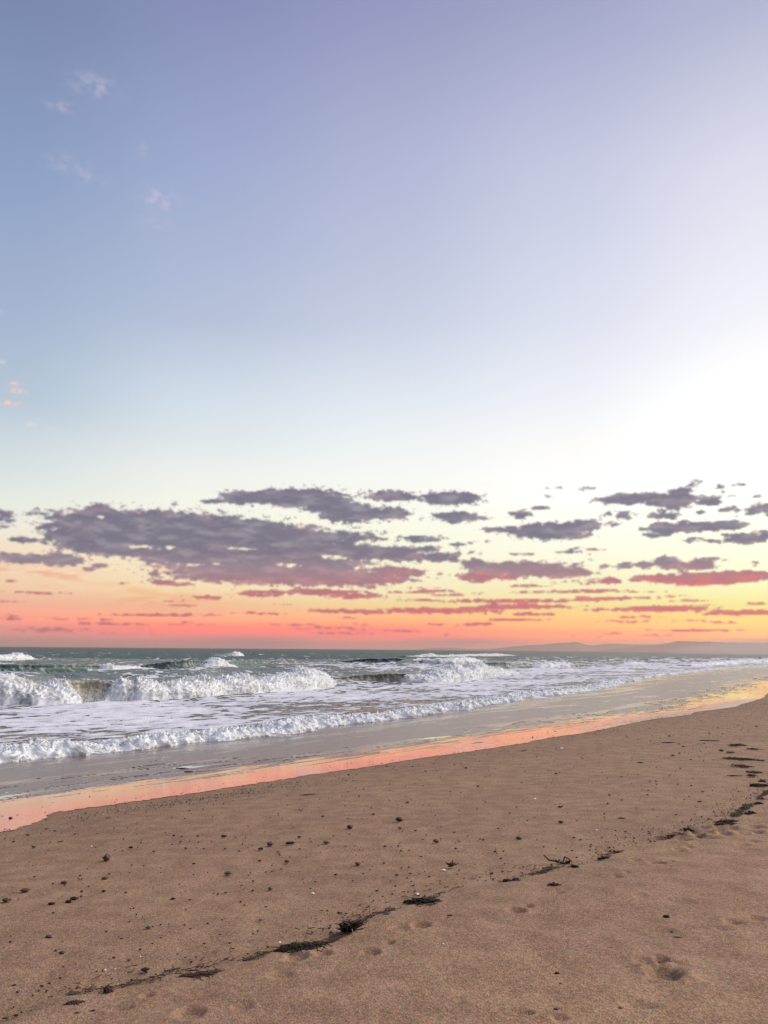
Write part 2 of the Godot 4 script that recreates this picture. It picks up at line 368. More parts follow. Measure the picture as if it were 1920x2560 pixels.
func sky_image() -> Image:
	var high := 1024
	var wide := 256
	var bearings := []
	var tables := []
	for b in SKY:
		var p: Array = SKY[b]
		var tab := PackedVector3Array()
		var k := 0
		for i in high / 2:
			var e := (i + 0.5) * 180.0 / high
			while k < p.size() - 10 and p[k + 5] <= e: k += 5
			var w: float = clampf((e - p[k]) / (p[k + 5] - p[k]), 0.0, 1.0)
			var glow := Vector3.ONE + Vector3(0.26, 0.1, 0.06) * smoothstep(3.0, 1.3, e)
			tab.append(glow * lin(p[k + 1], p[k + 2], p[k + 3], p[k + 4]).lerp(glow * lin(p[k + 6], p[k + 7], p[k + 8], p[k + 9]), w))
		bearings.append(float(b))
		tables.append(tab)
	bearings.append(180.0)
	tables.append(tables[0])
	var data := PackedFloat32Array()
	data.resize(wide * high * 3)
	for c in wide:
		var az := (c + 0.5) / wide * 360.0 - 180.0
		var k := 0
		while k < bearings.size() - 2 and bearings[k + 1] <= az: k += 1
		var w: float = (az - bearings[k]) / (bearings[k + 1] - bearings[k])
		w = lerpf(w, w * w * (3.0 - 2.0 * w), 0.5)
		var ta: PackedVector3Array = tables[k]
		var tb: PackedVector3Array = tables[k + 1]
		for i in high:
			var e: int = maxi(high / 2 - 1 - i, 0)
			var q := ta[e].lerp(tb[e], w)
			var o := (i * wide + c) * 3
			data[o] = q.x
			data[o + 1] = q.y
			data[o + 2] = q.z
	var im := Image.create_from_data(wide, high, false, Image.FORMAT_RGBF, data.to_byte_array())
	im.resize(4096, 2048, Image.INTERPOLATE_BILINEAR)
	# the clouds: a band from the horizon up to 36 degrees
	var W := 4096
	var top := 614
	var rows := 410
	var band := im.get_region(Rect2i(0, top, W, rows)).get_data().to_float32_array()
	var f := PackedFloat32Array()
	f.resize(W * rows)
	var pinks := PackedFloat32Array()
	pinks.resize(W * rows)
	var list: Array = CLOUDS.duplicate()
	var r := rng(11)
	for k in 150:
		var az := r.randf_range(29, 331)
		if az > 180: az -= 360
		var e := r.randf_range(1.0, 9.5)
		list.append_array([az, e, r.randf_range(1.0, 6.0) * (1.0 if e > 4 else 0.8), r.randf_range(0.12, 0.2) if e < 3.5 else r.randf_range(0.3, 0.9), 1.2, clampf(1.2 - e * 0.16, 0, 1)])
	# torn scraps round the clouds in the west, thin streaks low down
	for k in 90:
		var e := r.randf_range(3.5, 10.5)
		list.append_array([r.randf_range(-8.0, 28.0), e, r.randf_range(0.25, 0.7), r.randf_range(0.1, 0.17), r.randf_range(0.45, 0.8), clampf(1.1 - e * 0.14, 0, 1) * r.randf()])
	for k in 60:
		list.append_array([r.randf_range(-27.0, 28.0), r.randf_range(0.9, 4.2), r.randf_range(0.6, 2.4), r.randf_range(0.08, 0.11), r.randf_range(0.5, 0.8), r.randf_range(0.5, 1.0)])
	var nv := noise(31, 1.0, 4)
	for k in range(0, list.size(), 6):
		var az: float = list[k]
		var e: float = list[k + 1]
		var rx: float = list[k + 2]
		var ry: float = list[k + 3]
		var power: float = list[k + 4]
		var kind: float = list[k + 5]
		var reach := 1.7 if kind <= 1.0 and kind >= 0.0 else 2.2
		var c0 := int((az - rx * reach + 180.0) / 360.0 * W)
		var c1 := int((az + rx * reach + 180.0) / 360.0 * W)
		var r0: int = maxi(int((90.0 - e - ry * reach) / 180.0 * 2048) - top, 0)
		var r1: int = mini(int((90.0 - e + ry * reach) / 180.0 * 2048) - top, rows - 1)
		for i in range(r0, r1 + 1):
			var ee := 90.0 - (i + top + 0.5) / 2048.0 * 180.0
			var dy := (ee - e) / ry
			for c in range(c0, c1 + 1):
				var aa := (c + 0.5) / W * 360.0 - 180.0
				var dx := (aa - az) / rx
				var d := dx * dx + dy * dy
				if d > reach * reach: continue
				var o := i * W + posmod(c, W)
				if kind < 0.0:
					f[o] *= 1.0 - minf(power * exp(-d * 1.1), 1.0)
				elif kind <= 1.0:
					var g := minf(power, 1.25) * exp(-d * d * 0.85) * 0.82
					f[o] = 1.0 - (1.0 - f[o]) * (1.0 - minf(g, 0.97))
					pinks[o] = lerpf(pinks[o], kind, g)
				else:
					var x := power * exp(-d * 1.3)
					var tone := Vector3.ONE
					if kind < 3.0:
						tone = lin(247, 205, 192) if kind < 2.1 else lin(228, 222, 226)
						x *= 1.5 * smoothstep(-0.3, 0.3, nv.get_noise_2d(aa * 2.2, ee * 5.0))
					elif kind < 4.0:
						tone = lin(214, 206, 222)
						x *= 1.1 * smoothstep(-0.6, 0.7, nv.get_noise_2d(aa * 0.8, ee * 1.3))
					elif kind < 6.0:
						tone = lin(250, 172, 142).lerp(lin(255, 200, 145), kind - 4.0)
						x *= smoothstep(-0.45, 0.4, nv.get_noise_2d(aa * 0.35, ee * 1.6))
					else:
						tone = lin(205, 138, 142)
					x = clampf(x, 0, 1)
					o *= 3
					band[o] = lerpf(band[o], tone.x, x)
					band[o + 1] = lerpf(band[o + 1], tone.y, x)
					band[o + 2] = lerpf(band[o + 2], tone.z, x)
	var n1 := noise(5, 1.5, 5)
	n1.fractal_gain = 0.52
	var n3 := noise(8, 0.75, 3)
	var n4 := noise(9, 6.5, 3)
	var n2 := noise(6, 1.0, 4)
	var step := 180.0 / 2048.0
	for i in rows:
		var e := 90.0 - (i + top + 0.5) * step
		var dark: Vector3
		var pale: Vector3
		if e > 6.4: dark = lin(116, 112, 133)
		elif e > 5.4: dark = lin(140, 130, 144).lerp(lin(116, 112, 133), e - 5.4)
		elif e > 3.2: dark = lin(180, 112, 124).lerp(lin(140, 130, 144), (e - 3.2) / 2.2)
		else: dark = lin(222, 116, 120).lerp(lin(180, 112, 124), e / 3.2)
		if e > 6.0: pale = lin(178, 172, 180)
		else: pale = lin(240, 165, 150).lerp(lin(178, 172, 180), e / 6.0)
		var y := e * 1.55
		for c in W:
			var o := i * W + c
			var g := f[o]
			if g < 0.03: continue
			var az := (c + 0.5) / W * 360.0 - 180.0
			var x := az * 0.72
			var puff := n1.get_noise_2d(x, y)
			var solid := g * 1.3 + (puff * 0.72 + 0.2 * n4.get_noise_2d(x, y)) * (1.15 - g * 0.55)
			var a := smoothstep(0.42, 0.9, solid)
			if a <= 0.0: continue
			var pink: float = clampf(pinks[o], 0, 1)
			# light comes from low behind: the tops of the puffs are paler, the undersides glow where they face it
			var relief := clampf((n3.get_noise_2d(x, y) - n3.get_noise_2d(x, y + 0.3)) * 0.8, -0.4, 0.4)
			var shade := n2.get_noise_2d(x * 0.42 + 50.0, y * 0.7)
			var thin := 1.0 - smoothstep(0.5, 1.25, solid)
			var low := clampf((8.0 - e) / 4.5, 0, 1)
			var tone := dark.lerp(lin(224, 92, 108), pink * 0.7 * low)
			tone = tone.lerp(pale.lerp(lin(242, 112, 112), pink), clampf(thin * 0.26 + relief * 0.26 + smoothstep(-0.15, 0.6, shade) * 0.34, 0, 0.6))
			tone = tone.lerp(lin(247, 104, 108), clampf(smoothstep(0.1, 0.5, shade - relief * 0.6) * thin * (0.2 + pink * 1.3), 0, 0.75) * clampf((11.0 - e) * 0.5, 0, 1))
			o *= 3
			a *= 0.97
			band[o] = lerpf(band[o], tone.x, a)
			band[o + 1] = lerpf(band[o + 1], tone.y, a)
			band[o + 2] = lerpf(band[o + 2], tone.z, a)
	im.blit_rect(Image.create_from_data(W, rows, false, Image.FORMAT_RGBF, band.to_byte_array()), Rect2i(0, 0, W, rows), Vector2i(0, top))
	return im

# ------------------------------------------------------------------ materials
var M := {}

func grain_texture(px: int, seed_: int, low: Color, high: Color, chroma: float, specks: float) -> ImageTexture:
	var r := rng(seed_)
	var data := PackedByteArray()
	data.resize(px * px * 3)
	var broad := noise(seed_, 6.0 / px, 3)
	broad.domain_warp_enabled = true
	var coarse := noise(seed_ + 1, 60.0 / px, 2)
	for i in px * px:
		var x := i % px
		var y := i / px
		# the same on both ends: blend two looks near the edge
		var b := broad.get_noise_2d(x, y)
		var k := 0.5 + 0.16 * b + 0.2 * coarse.get_noise_2d(x, y) + 0.5 * (r.randf() + r.randf() - 1.0)
		var c := low.lerp(high, clampf(k, 0, 1))
		c.r += chroma * (r.randf() - 0.5)
		c.g += chroma * 0.8 * (r.randf() - 0.5)
		c.b += chroma * (r.randf() - 0.5)
		var w := r.randf()
		if w < specks: c = Color(0.86, 0.82, 0.74)
		elif w < specks * 3.0: c = Color(0.16, 0.12, 0.1)
		data[i * 3] = clampi(int(c.r * 255), 0, 255)
		data[i * 3 + 1] = clampi(int(c.g * 255), 0, 255)
		data[i * 3 + 2] = clampi(int(c.b * 255), 0, 255)
	return ImageTexture.create_from_image(Image.create_from_data(px, px, false, Image.FORMAT_RGB8, data))

func noise_texture(n: FastNoiseLite, px: int, normal := false, strength := 4.0) -> NoiseTexture2D:
	var t := NoiseTexture2D.new()
	t.width = px
	t.height = px
	t.seamless = true
	t.seamless_blend_skirt = 0.25
	t.as_normal_map = normal
	t.bump_strength = strength
	t.noise = n
	return t

func plain(r: float, g: float, b: float, rough := 0.8, spec := 0.5) -> StandardMaterial3D:
	var m := StandardMaterial3D.new()
	m.albedo_color = base_color(r, g, b)
	m.roughness = rough
	m.metallic_specular = spec
	return m

func materials() -> void:
	var m := StandardMaterial3D.new()
	m.vertex_color_use_as_albedo = true
	m.albedo_texture = grain_texture(1024, 3, Color(0.52, 0.46, 0.4), Color(0.99, 0.95, 0.9), 0.3, 0.008)
	m.roughness = 0.93
	m.metallic_specular = 0.35
	m.uv1_triplanar = true
	m.uv1_world_triplanar = true
	m.uv1_scale = Vector3.ONE / 2.6
	m.heightmap_enabled = true
	m.heightmap_texture = noise_texture(noise(21, 0.14, 4), 1024)
	m.heightmap_scale = 0.38
	M.sand = m
	m = StandardMaterial3D.new()            # sand under a film of water
	m.albedo_color = base_color(0.13, 0.085, 0.065)
	m.roughness = 0.1
	m.metallic_specular = 1.0
	m.clearcoat_enabled = true
	m.clearcoat = 1.0
	m.clearcoat_roughness = 0.06
	m.uv1_triplanar = true
	m.uv1_world_triplanar = true
	m.uv1_scale = Vector3.ONE / 5.0
	m.normal_enabled = true
	m.normal_texture = noise_texture(noise(22, 0.03, 4), 1024, true, 2.0)
	m.normal_scale = 0.14
	M.film = m
	m = m.duplicate()                       # the backwash: thinner, rippled, less of a mirror
	m.albedo_color = base_color(0.17, 0.118, 0.096)
	m.roughness = 0.15
	m.metallic_specular = 0.5
	m.clearcoat = 0.12
	m.clearcoat_roughness = 0.1
	m.normal_scale = 0.3
	m.normal_scale = 0.55
	M.backwash = m
	m = m.duplicate()                       # where it has drained away
	m.albedo_color = base_color(0.17, 0.118, 0.096)
	m.roughness = 0.3
	m.metallic_specular = 0.45
	m.clearcoat_enabled = false
	m.normal_scale = 0.25
	M.damp = m
	m = StandardMaterial3D.new()
	m.vertex_color_use_as_albedo = true
	m.roughness = 0.16
	m.metallic_specular = 0.38
	m.uv1_triplanar = true
	m.uv1_world_triplanar = true
	m.uv1_scale = Vector3.ONE / 7.0
	m.normal_enabled = true
	m.normal_texture = noise_texture(noise(23, 0.02, 5), 1024, true, 12.0)
	m.normal_scale = 3.2
	M.sea = m
	m = m.duplicate()                       # far out only the mean of many waves is seen: rougher, little mirror
	m.metallic_specular = 0.17
	m.roughness = 0.4
	M.open_sea = m
	m = M.sea.duplicate()
	m.normal_scale = 0.7
	m.roughness = 0.12
	M.wave = m
	m = plain(0.88, 0.93, 0.97, 1.0, 0.1)
	m.backlight_enabled = true
	m.backlight = Color(0.7, 0.7, 0.7)
	M.foam = m
	m = m.duplicate()
	m.albedo_color = Color.WHITE
	m.vertex_color_use_as_albedo = true
	M.foam_wet = m
	m = plain(1, 1, 1, 1.0, 0.15)
	m.vertex_color_use_as_albedo = true
	m.uv1_triplanar = true
	m.uv1_world_triplanar = true
	m.uv1_scale = Vector3.ONE / 3.0
	m.heightmap_enabled = true
	m.heightmap_texture = noise_texture(noise(24, 0.05, 4), 512)
	m.heightmap_scale = 1.5
	M.foam_sheet = m
	M.pebble_black = plain(0.024, 0.02, 0.018, 0.8, 0.25)
	M.pebble_long = M.pebble_black
	M.pebble_grey = plain(0.07, 0.078, 0.08, 0.75, 0.3)
	M.pebble_brown = plain(0.06, 0.038, 0.025, 0.7)
	M.pebble_red = plain(0.085, 0.03, 0.02, 0.7)
	M.stone_brown = plain(0.1, 0.075, 0.06, 0.8)
	M.stone_red = plain(0.05, 0.012, 0.014, 0.6)
	M.stone_green = plain(0.06, 0.062, 0.04, 0.8)
	M.stone_rust = plain(0.16, 0.06, 0.03, 0.85)
	M.weed = plain(0.026, 0.02, 0.012, 0.7, 0.3)
	M.weed_brown = plain(0.07, 0.046, 0.034, 0.85, 0.25)
	M.weed_olive = plain(0.035, 0.03, 0.016, 0.7, 0.3)
	M.weed_red = plain(0.13, 0.035, 0.022, 0.7)
	M.stick = plain(0.035, 0.024, 0.018, 0.8)
	M.stem = plain(0.2, 0.14, 0.09, 0.8)
	M.shell = plain(0.75, 0.7, 0.64, 0.5)
	M.hill = plain(0.32, 0.19, 0.165, 1.0, 0.1)  # lightened: part of the distance haze is put into the hill colour
	M.tree = plain(0.12, 0.07, 0.06, 1.0, 0.1)

# ------------------------------------------------------------------ sand
const FOOT := [1.43,-4.52,0.101,0.112,0.034,  1.47,-4.70,0.042,0.049,0.022,  1.39,-4.67,0.076,0.063,0.014,  -0.46,-4.85,0.062,0.071,0.018,  -0.32,-4.91,0.050,0.057,0.016,  -0.06,-4.89,0.057,0.047,0.016,  0.05,-5.05,0.030,0.035,0.014,  0.85,-5.60,0.062,0.061,0.018,  0.94,-5.70,0.034,0.040,0.016,  1.70,-6.36,0.042,0.048,0.018,  1.80,-6.47,0.033,0.038,0.016,  2.12,-6.75,0.070,0.055,0.020,  2.23,-6.81,0.039,0.040,0.015,  2.45,-7.21,0.056,0.054,0.020,  2.57,-7.34,0.046,0.047,0.018,  2.83,-7.70,0.128,0.093,0.020,  3.04,-7.39,0.066,0.059,0.015,  3.19,-7.51,0.044,0.050,0.013,  2.11,-5.32,0.063,0.037,0.014,  2.28,-5.38,0.064,0.044,0.016,  2.01,-5.20,0.069,0.030,0.010,  -1.13,-4.36,0.034,0.040,0.012,  -1.21,-4.21,0.058,0.028,0.014,  -0.87,-4.12,0.076,0.077,0.014,  -0.63,-4.18,0.050,0.057,0.008,  1.20,-6.02,0.049,0.048,0.010,  1.27,-6.07,0.031,0.030,0.008,  0.79,-4.01,0.048,0.029,0.012,  0.65,-4.06,0.049,0.029,0.016,  0.60,-4.07,0.028,0.023,0.012,  1.56,-5.16,0.027,0.023,0.005,  -0.51,-4.58,0.082,0.083,0.006,  1.98,-6.85,0.046,0.039,0.012,  2.10,-6.92,0.046,0.032,0.010]
const RIDGES := [2.46,-7.76,2.86,-7.96,  2.86,-7.96,3.11,-8.05,  3.11,-8.05,3.62,-8.15,  2.53,-7.64,2.86,-7.78,  2.86,-7.78,3.13,-7.84,  2.69,-7.91,3.08,-8.16,  3.11,-7.77,3.50,-7.90,  0.11,-5.32,0.26,-5.40]

func sand() -> void:
	var ang := fan_angles(34, 0.17, true)
	var rad := spread([0.3, 1.13, 2.7, 1.005, 62.0, 1.04, 3000.0])
	var cols := ang.size()
	var rows := rad.size()
	var v := PackedVector3Array()
	var c := PackedColorArray()
	v.resize(rows * cols)
	c.resize(rows * cols)
	var n1 := noise(41, 0.55, 3)
	var n2 := noise(42, 4.5, 2)
	var n3 := noise(43, 0.35, 3)
	var dirs := PackedVector2Array()
	for a in ang: dirs.append(Vector2(sin(a), -cos(a)))
	for i in rows:
		var fine := clampf(1.3 - rad[i] / 40.0, 0, 1)
		for j in cols:
			var p := dirs[j] * rad[i]
			var q := st(p.x, p.y)
			var y := base_y(q.x, q.y)
			var e := edge_at(q.x)
			var dry := smoothstep(e - 0.1, e - 1.6, q.y)
			var damp := smoothstep(e - 3.2, e - 0.2, q.y)
			if q.y < e + 2.0:
				var w := look(tab_wrack, q.x, -2.0, 0.05)
				y += 0.014 * smoothstep(0.07, -0.05, q.y - w)
				y += dry * fine * (0.009 * n1.get_noise_2dv(p) + 0.003 * n2.get_noise_2dv(p))
				# above the drift line the sand is drier and a little paler
				var g := n3.get_noise_2dv(p)
				var pale := smoothstep(0.2, -1.2, q.y - w) * 0.06
				var k := 1.0 + 0.07 * g + pale - 0.1 * damp
				c[i * cols + j] = Color(0.505 * k, 0.37 * k * (1.0 + 0.02 * g), 0.277 * k * (1.0 - 0.03 * g))
			else:
				c[i * cols + j] = Color(0.2, 0.14, 0.1)
			y -= 0.03 * smoothstep(e + 0.15, e + 1.2, q.y)
			v[i * cols + j] = Vector3(p.x, y, p.y)
	# hollows trodden into it, each with a low rim
	for k in range(0, FOOT.size(), 5):
		press(v, ang, rad, cols, Vector2(FOOT[k], FOOT[k + 1]), FOOT[k + 2], FOOT[k + 3], FOOT[k + 4] * 1.3, n2)
	var r := rng(44)
	for k in 130:   # older, half blown out tracks on the inland side
		var p := Vector2(r.randf_range(-1.5, 7.5), r.randf_range(-13.0, -3.6))
		var q := st(p.x, p.y)
		if q.y > look(tab_wrack, q.x, -2.0, 0.05) - 0.25 or (r.randf() > 0.35 and p.x < 2.0): continue
		press(v, ang, rad, cols, p, r.randf_range(0.04, 0.13), r.randf_range(0.04, 0.1), r.randf_range(0.005, 0.016), n2)
	for k in range(0, RIDGES.size(), 4):
		var a := Vector2(RIDGES[k], RIDGES[k + 1])
		var b := Vector2(RIDGES[k + 2], RIDGES[k + 3])
		var many := int(a.distance_to(b) / 0.09) + 1
		for h in many + 1:
			var o := a.lerp(b, float(h) / many)
			press(v, ang, rad, cols, o + Vector2(n1.get_noise_2dv(o * 3.0), n1.get_noise_2dv(o * 3.0 + Vector2(40, 7))) * 0.12, 0.07, 0.07, -0.012 if h % 2 else 0.024, n2)
	var o := shape("sand", mesh_of(v, grid_normals(v, rows, cols), grid_index(rows, cols), c), M.sand)
	tag(o, "", "", "", "structure")

func press(v: PackedVector3Array, ang: PackedFloat32Array, rad: PackedFloat32Array, cols: int, at: Vector2, across: float, deep: float, depth: float, nz: FastNoiseLite) -> void:
	var r := at.length()
	var a := atan2(at.x, -at.y)
	var reach := maxf(across, deep) * 2.0
	var i0: int = rad.bsearch(r - reach)
	var i1: int = rad.bsearch(r + reach)
	var j0: int = ang.bsearch(a - reach / r)
	var j1: int = ang.bsearch(a + reach / r)
	var side := Vector2(cos(a), sin(a))
	var ahead := Vector2(sin(a), -cos(a))
	for i in range(i0, mini(i1, rad.size())):
		for j in range(j0, mini(j1, cols)):
			var k := i * cols + j
			var d := Vector2(v[k].x, v[k].z) - at
			var x := d.dot(side) / across
			var y := d.dot(ahead) / deep
			var q := sqrt(x * x + y * y) * (1.0 + 0.22 * nz.get_noise_2d(v[k].x * 1.5, v[k].z * 1.5))
			if q > 2.0: continue
			v[k].y += -depth * smoothstep(1.08, 0.45, q) + depth * 0.16 * exp(-pow((q - 1.25) / 0.28, 2.0)) * (1.0 + nz.get_noise_2d(v[k].z * 2.0, v[k].x * 2.0))

func film() -> void:
	var ang := fan_angles(34, 0.17)
	var rad := spread([7.5, 1.0045, 60.0, 1.01, 130.0, 1.02, 500.0])
	var cols := ang.size()
	var rows := rad.size()
	var v := PackedVector3Array()
	var f := PackedFloat32Array()
	v.resize(rows * cols)
	f.resize(rows * cols)
	var n1 := noise(51, 0.5, 2)
	var n2 := noise(52, 1.0, 3)
	var f2 := f.duplicate()
	var f3 := f.duplicate()
	for i in rows:
		for j in cols:
			var p := Vector2(sin(ang[j]), -cos(ang[j])) * rad[i]
			var q := st(p.x, p.y)
			var e := edge_at(q.x)
			var tr := roll_at(q.x)
			var k := i * cols + j
			var lim := 2.5 + 0.8 * n1.get_noise_2d(q.x * 0.3, 5.0) + 0.9 * n2.get_noise_2d(q.x * 0.25, q.y * 2.4) + 2.0 * n2.get_noise_2d(q.x * 0.45 + 30.0, q.y * 6.0)
			e += 0.1 * n2.get_noise_2d(p.x * 5.0, p.y * 5.0)
			f[k] = minf(q.y - e, lim - (q.y - e))
			f2[k] = minf(q.y - e - lim, tr + 0.8 - q.y)
			var wide := maxf(tr - e - lim, 1.0)
			var way := (q.y - e - lim) / wide      # 0 at the mirror strip, 1 at the foam
			var dry := 0.62 - 1.5 * absf(way - 0.46) + 0.75 * n2.get_noise_2d(q.x * 0.09, q.y * 1.1 + 60.0) + 0.35 * n2.get_noise_2d(q.x * 0.4, q.y * 4.0) - 0.12
			f3[k] = minf(f2[k], dry)
			f2[k] = minf(f2[k], -dry)
			var y := base_y(q.x, q.y) + 0.007
			var d := q.y - e
			# the backwash runs in low ripples, smooth towards its edge
			var rip := smoothstep(1.5, 4.0, d)
			y += rip * (0.012 * n1.get_noise_2d(q.x * 0.4, q.y * 1.3) + 0.009 * n2.get_noise_2d(q.x * 0.9, q.y * 1.8) * smoothstep(16.0, 30.0, q.x))
			v[k] = Vector3(p.x, y, p.y)
	var n := grid_normals(v, rows, cols)
	tag(shape("wet_sand", cut(v, n, f, rows, cols), M.film), "", "", "", "structure")
	tag(shape("damp_sand", cut(v, n, f3, rows, cols), M.damp), "", "", "", "structure")
	tag(shape("shallow_water", cut(v, n, f2, rows, cols), M.backwash), "", "", "", "structure")

# ------------------------------------------------------------------ the sea
var sea_long: FastNoiseLite
var sea_mid: FastNoiseLite
var sea_fine: FastNoiseLite

func sea_y(s: float, t: float, r: float) -> float:
	var d := t - roll_at(s)
	var y := lerpf(-0.71, SEA, smoothstep(0.0, 9.0, d))
	var grow := smoothstep(2.0, 40.0, d)
	# swell that comes in along t, and the chop on it
	var bend := 9.0 * sea_long.get_noise_2d(s * 0.25, t * 0.12)
	var swell := sin((t + bend) * TAU / 23.0)
	y += grow * (0.17 * swell + 0.05 * swell * swell) * (0.55 + 0.9 * sea_long.get_noise_2d(s * 0.5 + 70.0, t * 0.2))
	y += (0.05 + 0.2 * grow) * sea_mid.get_noise_2d(s * 0.6, t) * clampf(2.0 - r / 400.0, 0.4, 1)
	if r < 160.0: y += (0.03 + 0.04 * grow) * sea_fine.get_noise_2d(s * 0.7, t) * clampf(1.6 - r / 100.0, 0, 1)
	return y

func water_tone(s: float, t: float) -> Color:
	var d := t - roll_at(s)
	return Color(0.19, 0.19, 0.16).lerp(Color(0.07, 0.125, 0.12), smoothstep(4.0, 45.0, d))

func sea() -> void:
	sea_long = noise(61, 0.08, 2)
	sea_mid = noise(62, 0.16, 3)
	sea_fine = noise(63, 0.8, 3)
	var ang := fan_angles(34, 0.17, false, 110.0)
	var rad := spread([12.0, 1.007, 320.0, 1.025, 9800.0])
	var cols := ang.size()
	var rows := rad.size()
	var v := PackedVector3Array()
	var f := PackedFloat32Array()
	var c := PackedColorArray()
	v.resize(rows * cols)
	f.resize(rows * cols)
	c.resize(rows * cols)
	for i in rows:
		for j in cols:
			var p := Vector2(sin(ang[j]), -cos(ang[j])) * rad[i]
			var q := st(p.x, p.y)
			var k := i * cols + j
			f[k] = q.y - roll_at(q.x)
			if rad[i] > 700.0 and q.x > 0.0: f[k] = q.y - 60.0 - q.x * 0.02
			v[k] = Vector3(p.x, -0.9, p.y)
			if f[k] < -6.0: continue
			v[k] = Vector3(p.x, sea_y(q.x, q.y, rad[i]), p.y)
			c[k] = water_tone(q.x, q.y)
	var n := grid_normals(v, rows, cols)
	var far := f.duplicate()
	for i in rows:
		for j in cols:
			var k := i * cols + j
			var line := 190.0 - rad[i] + 25.0 * sea_long.get_noise_2d(v[k].x * 0.3, v[k].z * 0.3)
			far[k] = minf(f[k], -line)
			f[k] = minf(f[k], line)
	tag(shape("sea", cut(v, n, f, rows, cols, c), M.sea), "", "", "", "structure")
	tag(shape("open_sea", cut(v, n, far, rows, cols, c), M.open_sea), "", "", "", "structure")

func foam_cover(s: float, t: float) -> float:
	var d := t - roll_at(s)
	if d < 0.3: return 1.0
	var right := smoothstep(70.0, 110.0, s)
	var k := lerpf(1.0, 0.5, smoothstep(0.8, 1.6, d))
	k = lerpf(k, 0.5, smoothstep(1.6, 2.4, d))
	k = lerpf(k, 0.64, smoothstep(3.0, 6.5, d))
	k = lerpf(k, 0.74, smoothstep(9.0, 15.0, d))
	var inner := 34.5 + maxf(s - 28.0, 0.0) * 0.27
	k = lerpf(k, lerpf(0.34, 0.66, right), smoothstep(inner - 1.0, inner + 5.0, t))
	k = lerpf(k, lerpf(0.3, 0.54, right), smoothstep(inner + 14.0, inner + 30.0, t))
	k = lerpf(k, lerpf(0.16, 0.3, right), smoothstep(78.0, 125.0, t))
	return lerpf(k, 0.1, smoothstep(120.0, 190.0, t))

func foam_sheet() -> void:
	var ang := fan_angles(33, 0.15)
	var rad := spread([15.0, 1.0055, 170.0, 1.012, 420.0])
	var cols := ang.size()
	var rows := rad.size()
	var v := PackedVector3Array()
	var f := PackedFloat32Array()
	v.resize(rows * cols)
	f.resize(rows * cols)
	var n1 := noise(71, 0.85, 5)
	n1.fractal_gain = 0.66
	var n0 := noise(73, 0.09, 2)
	var c := PackedColorArray()
	c.resize(rows * cols)
	var n2 := noise(72, 0.9, 4)
	n2.fractal_type = FastNoiseLite.FRACTAL_RIDGED
	for i in rows:
		for j in cols:
			var p := Vector2(sin(ang[j]), -cos(ang[j])) * rad[i]
			var q := st(p.x, p.y)
			var k := i * cols + j
			var d := q.y - roll_at(q.x)
			v[k] = Vector3(p.x, -0.8, p.y)
			if d < -0.6:
				f[k] = -1.0
				continue
			var cov := foam_cover(q.x, q.y)
			var h := n1.get_noise_2d(q.x * 0.5, q.y * 1.1) + 0.45 * n0.get_noise_2d(q.x * 0.7, q.y)
			var lace := n2.get_noise_2d(q.x * 0.6, q.y)
			f[k] = (cov - 0.5) * 0.9 + h * 0.75 + lace * 0.2
			# thin foam lets the water show through: greyer
			var w := clampf(f[k] * 2.6, 0, 1)
			c[k] = Color(lerpf(0.45, 0.68, w), lerpf(0.47, 0.7, w), lerpf(0.52, 0.77, w))
			v[k] = Vector3(p.x, sea_y(q.x, q.y, rad[i]) + 0.008 + 0.03 * clampf(f[k], 0, 1), p.y)
	tag(shape("sea_foam", cut(v, grid_normals(v, rows, cols), f, rows, cols, c), M.foam_sheet), "thin white foam lying in patches on the water between the breakers", "foam", "", "stuff")

# ------------------------------------------------------------------ breaking waves
# a path along the front foot of the wave: [s, t, height, how much of the front is foam]
func along(path: Array, gap: float) -> Array:
	var out := []
	for k in path.size() - 1:
		var p0: Array = path[maxi(k - 1, 0)]
		var p1: Array = path[k]
		var p2: Array = path[k + 1]
		var p3: Array = path[mini(k + 2, path.size() - 1)]
		var many: int = maxi(int(Vector2(p1[0], p1[1]).distance_to(Vector2(p2[0], p2[1])) / gap), 1)
		for h in many:
			var x := float(h) / many
			var q := []
			for e in 4: q.append(cubic_interpolate(p1[e], p2[e], p0[e], p3[e], x) if e < 2 else lerpf(p1[e], p2[e], x * x * (3.0 - 2.0 * x)))
			out.append(q)
	out.append(path[-1])
	return out

# where the foam is thin the turbid water colours it
func foam_tone(n: FastNoiseLite, p: Vector3, f: float) -> Color:
	var k := smoothstep(0.2, 0.9, n.get_noise_3d(p.x * f, p.y * f * 2.0, p.z * f) + 0.5 * n.get_noise_3dv(p * f * 3.1))
	return Color(lerpf(0.88, 0.58, k), lerpf(0.93, 0.6, k), lerpf(0.97, 0.58, k))

